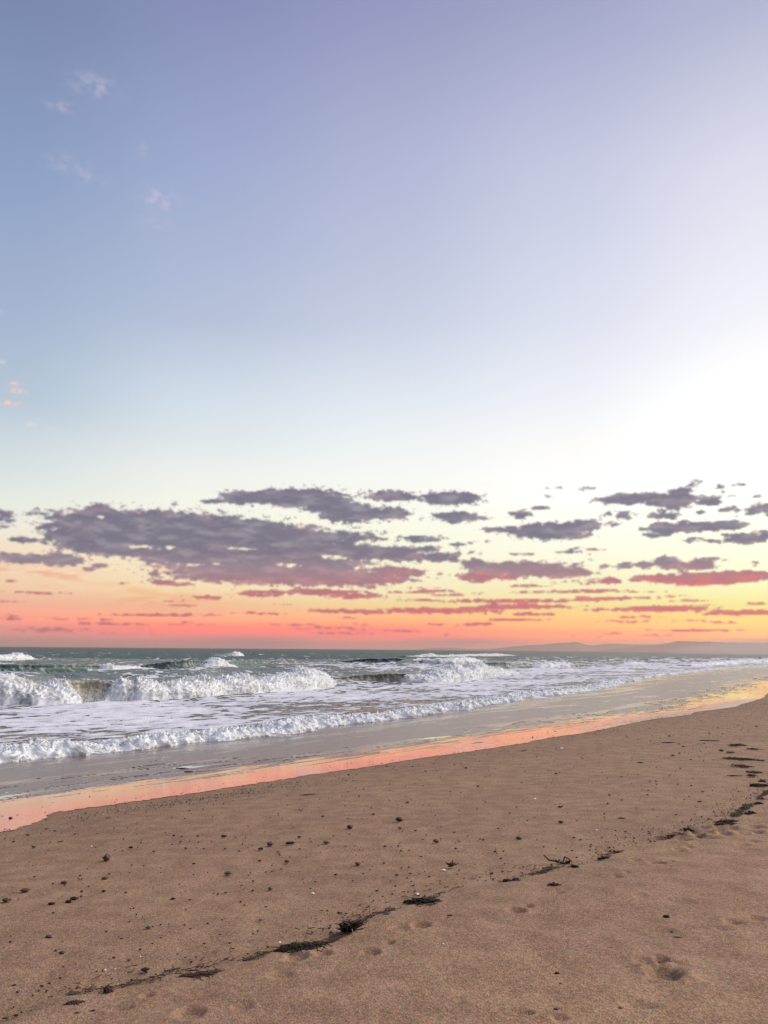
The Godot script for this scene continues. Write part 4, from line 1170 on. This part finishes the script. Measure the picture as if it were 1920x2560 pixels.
# from x, z to x, z, width, height, strands
var WEEDS := [
	[-0.60, -4.96, -0.34, -5.05, 0.068, 0.024, 130, "long dark heap of brown seaweed lying along the drift line"],
	[-0.23, -5.30, -0.15, -5.29, 0.075, 0.055, 110, "spiky dark tuft of seaweed with a pale stem across it"],
	[0.14, -5.89, 0.38, -5.88, 0.108, 0.030, 90, "flat dark heap of seaweed above the oval slate stone"],
	[3.64, -8.78, 3.77, -8.82, 0.214, 0.030, 40, "dark tuft of weed where the drift line turns away"],
	[3.71, -9.09, 3.83, -9.10, 0.136, 0.020, 26, "thin dark strip of weed just beyond the turn of the drift line"],
	[3.99, -9.36, 4.11, -9.39, 0.170, 0.020, 30, "dark weed patch at the right edge, nearest of the far patches"],
	[4.91, -11.70, 5.02, -11.66, 0.189, 0.030, 40, "compact black weed patch among the far right patches"],
	[4.51, -10.75, 4.75, -10.73, 0.314, 0.030, 60, "widest black weed patch at the right edge"],
	[4.81, -11.13, 4.93, -11.12, 0.190, 0.025, 30, "small black weed patch above the widest one"],
	[5.11, -12.17, 5.23, -11.98, 0.272, 0.020, 36, "thin ragged weed patch above the compact black one"],
	[5.28, -13.12, 5.37, -12.70, 0.304, 0.020, 36, "trailing weed strand far along the drift line"],
	[5.51, -14.12, 5.96, -13.46, 0.492, 0.020, 70, "long faint band of weed far along the sand"],
	[5.92, -14.90, 6.04, -14.82, 0.230, 0.020, 26, "small weed patch near the top of the drift line"],
	[6.42, -15.82, 6.79, -16.37, 0.650, 0.030, 30, "slanting weed tuft at the far end of the drift line"],
	[6.56, -15.49, 6.61, -15.24, 0.358, 0.020, 24, "far weed patch at the right edge of the sand"],
	[2.73, -8.00, 2.83, -7.97, 0.169, 0.035, 60, "dark tuft of weed on the drift line below the bare sand"],
	[2.50, -7.67, 2.65, -7.81, 0.141, 0.020, 36, "loose weed just left of the dark tuft on the drift line"],
	[3.17, -8.23, 3.40, -8.43, 0.189, 0.025, 60, "slanting strip of weed before the trodden sand"],
	[1.88, -7.20, 1.97, -7.18, 0.105, 0.020, 30, "small flat weed patch right of the twig"],
	[1.69, -6.93, 1.81, -7.01, 0.135, 0.020, 44, "slanting dark weed strip at the end of the twig's drift line"],
	[1.16, -6.20, 1.24, -6.19, 0.077, 0.020, 36, "small dark weed clump below the driftwood twig"],
	[1.44, -6.70, 1.50, -6.73, 0.135, 0.025, 40, "dark knot of weed just below the driftwood twig"],
	[0.94, -6.36, 1.00, -6.38, 0.099, 0.020, 36, "weed crumbs on the drift line left of the twig"],
	[-1.36, -4.44, -1.32, -4.42, 0.080, 0.035, 44, "small olive weed tuft at lower left with a dark stalk"],
	[-1.50, -4.28, -1.43, -4.31, 0.041, 0.015, 44, "thin dark weed streak below the slate pebble"],
	[-1.05, -4.60, -0.82, -4.66, 0.039, 0.014, 60, "long thin smear of dark weed on the lower left drift line"],
	[0.87, -6.36, 0.94, -6.36, 0.088, 0.020, 30, "brown weed flake above the drift line near the middle"],
	[0.52, -6.91, 0.57, -6.90, 0.108, 0.040, 24, "red spiky weed standing beside the white shell"],
]
var TWIG := [
	[-0.098,0.052,-0.019, -0.079,0.034,-0.015, -0.054,0.023,-0.011, -0.029,0.014,-0.006, -0.003,0.010,-0.001, 0.026,0.008,0.005, 0.040,0.005,0.008, 0.073,0.005,0.015, 0.098,0.008,0.020],
	[-0.014,0.024,-0.003, -0.003,0.017,-0.001, 0.008,0.010,0.002, 0.033,0.006,0.007],
	[-0.003,0.010,-0.001, 0.003,0.028,0.001],
	[0.040,0.005,0.008, 0.050,0.031,0.010, 0.058,0.056,0.012],
	[0.057,0.049,0.012, 0.077,0.043,0.016, 0.091,0.033,0.019, 0.107,0.023,0.022],
	[0.040,0.005,0.008, 0.062,0.013,0.013, 0.084,0.020,0.017, 0.107,0.025,0.022],
	[0.018,0.004,0.004, 0.040,0.004,0.008],
	[0.069,0.007,0.014, 0.087,0.015,0.018, 0.091,0.029,0.019],
]

func pebble(called: String, m: Mesh, mat: Material, x: float, z: float, w: float, squash: Vector3, turn: float, label: String, group := "") -> void:
	var o := shape(called, m, mat)
	o.position = Vector3(x, ground(x, z) + w * squash.y * 0.26 + 0.006, z)
	o.basis = Basis(Vector3.UP, turn).scaled(Vector3.ONE) * Basis.from_scale(squash * w)
	tag(o, label, "stone" if called == "stone" else "pebble", group)

func debris() -> void:
	var r := rng(301)
	var kinds := []
	for k in 6: kinds.append(blob(310 + k, 0.55, 0.62, 12, 8))
	for k in BIG.size():
		var b: Array = BIG[k]
		var kind: String = b[0]
		var w: float = b[3]
		var squash := Vector3(1.0, 0.95, 0.8)
		if kind.begins_with("pebble"): squash = Vector3(1.0, 0.55, 0.75)
		if kind == "pebble_long": squash = Vector3(1.0, 0.42, 0.4)
		if k == 0: squash = Vector3(0.9, 1.15, 0.85)
		pebble("stone" if kind.begins_with("stone") else "pebble", kinds[k % 6], M[kind], b[1], b[2], w, squash, r.randf_range(-0.3, 0.3), b[4])
	var marks := [["the largest grey brown stone", BIG[0]], ["the touching pair of black stones", BIG[4]], ["the blue grey pebble", BIG[8]], ["the lone slate grey pebble", BIG[11]], ["the dark red stone", BIG[17]], ["the olive green stone", BIG[18]], ["the lumpy brown stone", BIG[19]], ["the orange brown stone", BIG[23]], ["the rust orange stone", BIG[24]], ["the domed olive stone", BIG[29]], ["the lone black stone on smooth sand", BIG[32]], ["the oval slate grey stone", BIG[26]], ["the black pebble row", BIG[16]], ["the small olive weed tuft", [0, WEEDS[23][0], WEEDS[23][1]]], ["the long dark seaweed heap", [0, WEEDS[0][0], WEEDS[0][1]]], ["the turn of the drift line", [0, WEEDS[3][0], WEEDS[3][1]]], ["the widest weed patch", [0, WEEDS[7][0], WEEDS[7][1]]], ["the long thin far stick", [0, STICKS[3][0], STICKS[3][1]]], ["the white feather like shell", [0, SHELLS[4][0], SHELLS[4][1]]]]
	var nth := ["closest", "second closest", "third closest", "fourth closest", "fifth closest", "sixth closest", "seventh closest", "eighth closest", "ninth closest", "tenth closest", "eleventh closest", "twelfth closest"]
	var lots := []
	for k in range(0, PBLACK.size(), 3): lots.append([PBLACK[k], PBLACK[k + 1], PBLACK[k + 2], "black" if r.randf() < 0.72 else "dark brown"])
	for k in range(0, PBROWN.size(), 3): lots.append([PBROWN[k], PBROWN[k + 1], PBROWN[k + 2], "reddish" if r.randf() < 0.5 else "olive"])
	var mats := {"black": M.pebble_black, "dark brown": M.pebble_brown, "reddish": M.pebble_red, "olive": M.stone_green}
	for q in lots:
		var best := 1e9
		for mk in marks:
			var d := Vector2(q[0] - mk[1][1], q[1] - mk[1][2]).length()
			if d < best:
				best = d
				if q.size() > 4: q.resize(4)
				q.append(mk[0])
		q.append(best)
	lots.sort_custom(func(a, b): return a[5] < b[5])
	var counts := {}
	for q in lots:
		var kind: String = ("tiny " if q[2] < 0.022 else "small ") + q[3]
		var key: String = kind + " pebble, %s to " + q[4]
		var c: int = counts.get(key, 0)
		counts[key] = c + 1
		pebble("pebble", kinds[r.randi() % 6], mats[q[3]], q[0], q[1], q[2], Vector3(1.0, r.randf_range(0.4, 0.75), r.randf_range(0.6, 0.9)), r.randf_range(-0.4, 0.4), key % (nth[c] if c < 12 else "%dth closest" % (c + 1)), "small pebbles scattered on the damp sand")
	# grit: too many and too small to count
	var where := []
	var tint := []
	for k in 8000:
		var s := pow(r.randf(), 1.6) * 42.0 + 0.5
		var t := r.randf_range(2.6, 9.6)
		if r.randf() < 0.12: t = edge_at(s) - absf(r.randfn()) * 0.5
		if k % 9 == 0:
			s = 7.6 + r.randfn() * 1.1
			t = edge_at(s) - 0.75 + r.randfn() * 0.22
		if k % 4 == 0:
			t = look(tab_wrack, s, -2.0, 0.05) + absf(r.randfn()) * 0.22
			if s > 14.0: continue
		if k % 11 == 0: t = r.randf_range(-2.0, 2.6)
		if k % 13 == 0:
			s = r.randf_range(4.0, 30.0)
			t = edge_at(s) + absf(r.randfn()) * 0.7
		var p := xz(s, t)
		if p.length() < 3.0: continue
		var size := 0.0035 + 0.011 * pow(r.randf(), 3.0) + 0.00025 * p.length()
		where.append(Transform3D(turned(r, Vector3(1.2, 0.8, 1.0) * size), Vector3(p.x, ground(p.x, p.y) + size * 0.25 + 0.004, p.y)))
		var w := r.randf()
		tint.append(Color(0.6, 0.54, 0.46) if w < 0.16 and size < 0.011 else (Color(0.09, 0.045, 0.03) if w < 0.4 else Color(0.03, 0.027, 0.025)))
	var gm := plain(1, 1, 1, 0.8)
	gm.vertex_color_use_as_albedo = true
	tag(scatter("pebbles", blob(320, 0.5, 0.8, 7, 5), gm, where, null, tint), "fine dark and pale grit sprinkled over the sand", "grit", "", "stuff")

	for b in SHELLS: shell(b)
	for k in STICKS.size():
		var b: Array = STICKS[k]
		var v := PackedVector3Array()
		var n := PackedVector3Array()
		var ix := PackedInt32Array()
		var path := PackedVector3Array()
		var radii := PackedFloat32Array()
		var a := Vector2(b[0], b[1])
		var e := Vector2(b[2], b[3])
		var thick := clampf(a.length() * 0.0005, 0.004, 0.009)
		for h in 9:
			var x := h / 8.0
			var q := a.lerp(e, x) + Vector2(r.randfn(), r.randfn()) * a.distance_to(e) * 0.012
			path.append(Vector3(q.x - a.x, ground(q.x, q.y) - ground(a.x, a.y) + thick * 0.75 + 0.004, q.y - a.y))
			radii.append(thick * (0.45 + 0.75 * sin(PI * clampf(x * 0.9 + 0.08, 0, 1))) * r.randf_range(0.8, 1.15))
		tube_into(v, n, ix, path, radii)
		var o := shape("stick", mesh_of(v, n, ix), M.stem if b[4].contains("stem") and not b[4].contains("dark") else M.stick)
		o.position = Vector3(a.x, ground(a.x, a.y), a.y)
		tag(o, b[4], "stick")
	for k in WEEDS.size(): weed(WEEDS[k], 400 + k)
	# the drift line between the heaps: crumbs and threads
	var v := PackedVector3Array()
	var n := PackedVector3Array()
	var ix := PackedInt32Array()
	var patchy := noise(330, 0.9, 3)
	for k in 3200:
		var s := r.randf_range(1.6, 12.0)
		if patchy.get_noise_2d(s, 0.0) < -0.35 + r.randf() * 0.45 or (s < 3.3 and r.randf() < 0.5): continue
		var t := look(tab_wrack, s, -2.0, 0.05) + r.randfn() * 0.024 + 0.02 + (absf(r.randfn()) * 0.15 if r.randf() < 0.15 else 0.0)
		var p := xz(s, t)
		var turn := atan2(ALONG.y, ALONG.x) + r.randfn() * 0.5
		var long := r.randf_range(0.015, 0.07)
		var path := PackedVector3Array()
		var radii := PackedFloat32Array()
		for h in 4:
			var q := p + Vector2(cos(turn), sin(turn)) * long * (h / 3.0 - 0.5)
			turn += r.randfn() * 0.35
			path.append(Vector3(q.x, ground(q.x, q.y) + 0.012 + 0.004 * r.randf(), q.y))
			radii.append(r.randf_range(0.001, 0.0032))
		tube_into(v, n, ix, path, radii, 4)
	tag(shape("drift_line_crumbs", mesh_of(v, n, ix), M.weed_brown), "thin line of weed crumbs and threads left along the drift line", "debris", "", "stuff")
	twig()

func shell(b: Array) -> void:
	# a small ribbed half shell lying on its rim
	var w: float = b[2]
	var v := PackedVector3Array()
	for i in 7:
		var x := i / 6.0
		for j in 13:
			var a := -1.15 + 2.3 * j / 12.0
			var rad := w * x * (1.0 + 0.05 * cos(a * 22.0) * x)
			v.append(Vector3(sin(a) * rad * 0.75, w * 0.3 * sin(PI * minf(x, 0.97)) * cos(a * 1.2) + 0.0012 * cos(a * 22.0) * x, -cos(a) * rad + w * 0.5))
	var n := grid_normals(v, 7, 13)
	var ix := grid_index(7, 13)
	if n[45].y < 0:
		for k in n.size(): n[k] = -n[k]
		ix.reverse()
	for k in n.size():
		if n[k].length() < 0.5: n[k] = Vector3.UP
	var o := shape("shell", mesh_of(v, n, ix), M.shell)
	o.position = Vector3(b[0], ground(b[0], b[1]) + 0.009, b[1])
	o.rotation = Vector3(0.12, b[0] * 7.0, 0.1)
	tag(o, b[3], "shell")

func weed(b: Array, seed_: int) -> void:
	var r := rng(seed_)
	var a := Vector2(b[0], b[1])
	var e := Vector2(b[2], b[3])
	var wide: float = b[4] * (0.55 if a.length() < 6.6 else 0.35)
	var high: float = b[5]
	var label: String = b[7]
	var mid := (a + e) / 2.0
	var o := root_at("seaweed", Vector3(mid.x, ground(mid.x, mid.y), mid.y))
	tag(o, label, "seaweed")
	var dir := (e - a).normalized()
	var side := Vector2(-dir.y, dir.x)
	var long := a.distance_to(e)
	var spiky := label.contains("spiky")
	var v := PackedVector3Array()
	var n := PackedVector3Array()
	var ix := PackedInt32Array()
	var many: int = int(b[6] * (1.5 if long > 0.001 and a.length() < 6.6 else 0.8))
	for k in many:
		var u := clampf(r.randf() * 0.5 + r.randf() * 0.5, 0, 1)
		var fat := sin(PI * clampf(u * 0.86 + 0.08, 0, 1))
		var at := a.lerp(e, u) + side * r.randfn() * wide * 0.22 * fat
		var turn := atan2(dir.y, dir.x) + r.randfn() * (1.6 if spiky else 0.45)
		var y := high * r.randf() * fat * 0.8
		if spiky: at = mid + (dir * r.randfn() * long * 0.22 + side * r.randfn() * wide * 0.2)
		if spiky: y = 0.0
		var path := PackedVector3Array()
		var radii := PackedFloat32Array()
		var piece := minf(long * 0.4, 0.16) * r.randf_range(0.4, 1.2)
		if spiky: piece = r.randf_range(0.025, 0.065)
		var thick := r.randf_range(0.0022, 0.006) * (1.0 + at.length() * 0.05)
		for h in 5:
			var q := at + Vector2(cos(turn), sin(turn)) * piece * (h / 4.0)
			turn += r.randfn() * 0.4
			var lift := y * (1.0 - h / 4.0) + (high * (0.2 + 0.9 * pow(h / 4.0, 0.8)) * (0.3 + 0.7 * fmod(k * 0.618, 1.0)) if spiky else high * 0.25 * r.randf())
			path.append(Vector3(q.x - mid.x, ground(q.x, q.y) - o.position.y + 0.009 + lift, q.y - mid.y))
			radii.append(thick * (1.1 - 0.8 * h / 4.0))
		tube_into(v, n, ix, path, radii, 4)
	var mat: Material = M.weed
	if label.contains("olive"): mat = M.weed_olive
	if label.contains("faint") or label.contains("thin") or label.contains("small") or label.contains("far") or label.contains("loose") or label.contains("crumbs"): mat = M.weed_brown
	if label.begins_with("red"): mat = M.weed_red
	tag(shape("fronds", mesh_of(v, n, ix), mat, o), "", "", "", "stuff")
	if spiky and not label.begins_with("red"):
		v = PackedVector3Array()
		n = PackedVector3Array()
		ix = PackedInt32Array()
		var path := PackedVector3Array([Vector3(-0.04, 0.05, -0.05), Vector3(-0.01, 0.056, 0.0), Vector3(0.02, 0.04, 0.05), Vector3(0.03, 0.012, 0.09)])
		tube_into(v, n, ix, path, PackedFloat32Array([0.002, 0.003, 0.003, 0.002]), 5)
		shape("stem", mesh_of(v, n, ix), plain(0.3, 0.24, 0.13, 0.8), o)

func twig() -> void:
	var at := Vector2(1.38, -6.91)
	var o := root_at("driftwood_twig", Vector3(at.x, ground(at.x, at.y) + 0.006, at.y))
	tag(o, "branched dark twig with one long bent arm, standing up from the drift line", "driftwood")
	var r := rng(351)
	for k in TWIG.size():
		var p: Array = TWIG[k]
		var path := PackedVector3Array()
		var radii := PackedFloat32Array()
		var many: int = p.size() / 3
		for h in many:
			path.append(Vector3(p[h * 3], p[h * 3 + 1], p[h * 3 + 2]) + Vector3(r.randfn(), 0, r.randfn()) * 0.008)
			radii.append((0.0062 if k == 0 else 0.0046) * (0.5 + 0.6 * sin(PI * clampf(0.15 + 0.7 * h / many, 0, 1))))
		var v := PackedVector3Array()
		var n := PackedVector3Array()
		var ix := PackedInt32Array()
		tube_into(v, n, ix, path, radii, 6)
		shape("stem" if k == 0 else "branch", mesh_of(v, n, ix), M.stick, o)

# ------------------------------------------------------------------ far away
func hill_range(called: String, line: Array, away: float, seed_: int, trees: bool) -> void:
	var nz := noise(seed_, 0.004, 4)
	var v := PackedVector3Array()
	var a0: float = line[0]
	var a1: float = line[line.size() - 2]
	var many := 260
	var tops := []
	for k in many + 1:
		var az := lerpf(a0, a1, float(k) / many)
		var tall: float = herm(line, az) + 1.6
		var fade := 1.0
		for e in [[-900.0, -6.0], [-650.0, 0.12], [-380.0, 0.42], [-160.0, 0.78], [-50.0, 0.96], [0.0, 1.0], [120.0, 0.96], [600.0, 0.6], [1500.0, -0.1]]:
			var rr: float = away + e[0] * clampf(tall / 60.0, 0.25, 1.0)
			var x := sin(deg_to_rad(az)) * rr
			var z := -cos(deg_to_rad(az)) * rr
			var y: float = tall * e[1] if e[1] > -1.0 else -6.0
			if e[1] > 0.1 and e[1] < 0.97: y += tall * 0.12 * nz.get_noise_2d(x, z)
			v.append(Vector3(x, y - 1.0, z))
			if e[1] == 1.0: tops.append([v[-1], tall])
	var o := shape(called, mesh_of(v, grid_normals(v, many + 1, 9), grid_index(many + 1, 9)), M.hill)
	tag(o, "", "", "", "structure")
	if trees:
		var r := rng(seed_)
		var where := []
		for k in 1500:
			var i := r.randi() % many
			var p: Vector3 = tops[i][0].lerp(tops[i + 1][0], r.randf())
			if r.randf() * 40.0 > tops[i][1] - 22.0: continue
			var size := r.randf_range(2.0, 5.0) * clampf(tops[i][1] / 60.0, 0.4, 1.0)
			where.append(Transform3D(Basis.from_scale(Vector3(size * 1.5, size, size * 1.5)), p + Vector3(r.randfn() * 6.0, size * 0.2, r.randfn() * 25.0)))
		tag(scatter("treeline", blob(seed_ + 1, 0.5, 1.0, 8, 6), M.tree, where), "dark line of trees along the top of the far plateau", "trees", "", "stuff")

func mist() -> void:
	var fine := FogMaterial.new()
	fine.albedo = Color(1, 1, 1)
	fine.density = 0.3
	for q in [[20.6, 37.2, 3.6, 1.5, 1.3], [15.5, 39.2, 7.0, 1.0, 1.2], [31.2, 36.9, 2.4, 1.6, 1.2], [34, 37.2, 4.0, 1.0, 1.0], [40.4, 39.3, 3.6, 1.25, 1.2], [27, 36.2, 5.0, 0.8, 0.9], [65, 42.2, 7.0, 1.5, 1.6], [71, 44.8, 8.0, 1.1, 1.6], [59, 40.6, 5.0, 0.95, 1.2]]:
		var o := FogVolume.new()
		o.name = numbered("spray_mist")
		o.shape = RenderingServer.FOG_VOLUME_SHAPE_ELLIPSOID
		o.size = Vector3(q[2], q[3] * 2.0, q[4])
		o.material = fine
		add_child(o)
		var p := xz(q[0], q[1])
		o.position = Vector3(p.x, SEA + 0.05, p.y)
		o.rotation.y = atan2(-ALONG.y, ALONG.x) + (0.3 if q[0] > 38.0 else 0.0)
		tag(o, "fine white spray in the air over a breaking crest", "mist", "spray over the near breakers", "stuff")
	# spray hanging over the surf far down the beach
	var m := FogMaterial.new()
	m.albedo = Color(1.0, 0.96, 0.93)
	m.density = 0.0013
	for q in [[400.0, 70.0, 560.0, 8.0, 170.0], [1250.0, 160.0, 1150.0, 22.0, 420.0]]:
		var o := FogVolume.new()
		o.name = numbered("spray_mist")
		o.shape = RenderingServer.FOG_VOLUME_SHAPE_ELLIPSOID
		o.size = Vector3(q[2], q[3] * 2.0, q[4])
		o.material = m
		add_child(o)
		var p := xz(q[0], q[1])
		o.position = Vector3(p.x, SEA, p.y)
		o.rotation.y = atan2(-ALONG.y, ALONG.x)
		tag(o, "pale spray mist hanging over the surf far down the beach" if q[0] < 500.0 else "pale spray mist at the foot of the far hills", "mist", "", "stuff")

func person() -> void:
	var p := Vector3(118.07, -1.5, -265.5)
	var v := PackedVector3Array()
	var n := PackedVector3Array()
	var ix := PackedInt32Array()
	var limb := func(path: Array, radii: Array): tube_into(v, n, ix, PackedVector3Array(path), PackedFloat32Array(radii), 10)
	limb.call([Vector3(-0.11, 0.02, 0.06), Vector3(-0.11, 0.45, 0.02), Vector3(-0.09, 0.88, 0)], [0.05, 0.06, 0.09])
	limb.call([Vector3(0.13, 0.02, -0.12), Vector3(0.11, 0.45, -0.04), Vector3(0.09, 0.88, 0)], [0.05, 0.06, 0.09])
	limb.call([Vector3(0, 0.8, 0), Vector3(0, 0.95, 0), Vector3(0, 1.15, 0), Vector3(0, 1.36, 0), Vector3(0, 1.44, 0), Vector3(0, 1.5, 0), Vector3(0, 1.56, 0)], [0.15, 0.17, 0.15, 0.19, 0.12, 0.055, 0.055])
	limb.call([Vector3(-0.19, 1.4, 0), Vector3(-0.25, 1.12, 0.02), Vector3(-0.24, 0.86, -0.06)], [0.055, 0.045, 0.035])
	limb.call([Vector3(0.19, 1.4, 0), Vector3(0.26, 1.12, 0.0), Vector3(0.25, 0.86, -0.04)], [0.055, 0.045, 0.035])
	limb.call([Vector3(0, 1.52, 0.0), Vector3(0, 1.57, -0.01), Vector3(0, 1.64, -0.01), Vector3(0, 1.71, 0), Vector3(0, 1.75, 0)], [0.05, 0.085, 0.1, 0.085, 0.03])
	var o := shape("person", mesh_of(v, n, ix), plain(0.05, 0.03, 0.03, 0.9))
	o.position = p
	tag(o, "tiny dark figure of a person standing in the far surf at the right", "person")

# ------------------------------------------------------------------
func _ready() -> void:
	T0 = Time.get_ticks_msec()
	var cam := Camera3D.new()
	cam.name = "camera"
	cam.fov = 63.0
	cam.near = 0.05
	cam.far = 20000.0
	cam.transform = Transform3D(Basis(Vector3(0.99997, 0.00741, 0.00122), Vector3(-0.00750, 0.98673, 0.16217), Vector3(-0.00000, -0.16218, 0.98676)), Vector3(0, 1.6, 0))
	add_child(cam)
	var env := Environment.new()
	env.background_mode = Environment.BG_SKY
	env.tonemap_mode = Environment.TONE_MAPPER_LINEAR
	env.tonemap_exposure = 1.0
	var sky := Sky.new()
	var pano := PanoramaSkyMaterial.new()
	pano.panorama = ImageTexture.create_from_image(sky_image())
	sky.sky_material = pano
	env.sky = sky
	env.sky_rotation = Vector3(0, PI, 0)
	env.sdfgi_enabled = true
	env.ssao_enabled = true
	env.ssil_enabled = true
	env.volumetric_fog_enabled = true
	env.volumetric_fog_density = 0.00013
	env.volumetric_fog_albedo = Color(1.0, 0.9, 0.86)
	env.volumetric_fog_anisotropy = 0.65
	env.volumetric_fog_length = 12000.0
	var we := WorldEnvironment.new()
	we.name = "world_environment"
	we.environment = env
	add_child(we)
	# added fill light from high on the right, wide and soft, brightening sand and foam
	var fill_light := DirectionalLight3D.new()
	fill_light.name = "soft_fill"
	fill_light.light_color = Color(1.0, 0.94, 0.86)
	fill_light.light_energy = 1.25
	fill_light.light_angular_distance = 70.0
	fill_light.shadow_enabled = true
	fill_light.basis = Basis.looking_at(-Vector3(sin(deg_to_rad(78)) * cos(deg_to_rad(37)), sin(deg_to_rad(37)), -cos(deg_to_rad(78)) * cos(deg_to_rad(37))))
	add_child(fill_light)
	tell("sky")
	make_tables()
	materials()
	tell("materials")
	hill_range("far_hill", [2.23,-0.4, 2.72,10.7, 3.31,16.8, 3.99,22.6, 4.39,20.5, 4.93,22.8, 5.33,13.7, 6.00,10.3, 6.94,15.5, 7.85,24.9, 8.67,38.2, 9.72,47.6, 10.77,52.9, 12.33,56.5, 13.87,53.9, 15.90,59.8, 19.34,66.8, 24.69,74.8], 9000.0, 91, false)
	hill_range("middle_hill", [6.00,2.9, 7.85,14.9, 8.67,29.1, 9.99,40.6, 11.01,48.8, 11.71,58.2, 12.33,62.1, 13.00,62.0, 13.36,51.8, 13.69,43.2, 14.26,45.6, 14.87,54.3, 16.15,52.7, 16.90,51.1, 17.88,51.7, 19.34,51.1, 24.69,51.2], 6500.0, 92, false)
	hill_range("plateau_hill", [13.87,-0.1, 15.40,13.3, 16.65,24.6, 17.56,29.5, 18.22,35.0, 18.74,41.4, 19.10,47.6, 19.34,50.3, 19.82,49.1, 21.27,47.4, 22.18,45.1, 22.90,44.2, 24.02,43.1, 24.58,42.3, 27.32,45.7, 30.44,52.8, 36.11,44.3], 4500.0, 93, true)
	sand()
	tell("sand")
	film()
	tell("film")
	sea()
	tell("sea")
	foam_sheet()
	tell("foam")
	swash_roll()
	waves()
	tell("waves")
	mist()
	debris()
	person()
	tell("done")
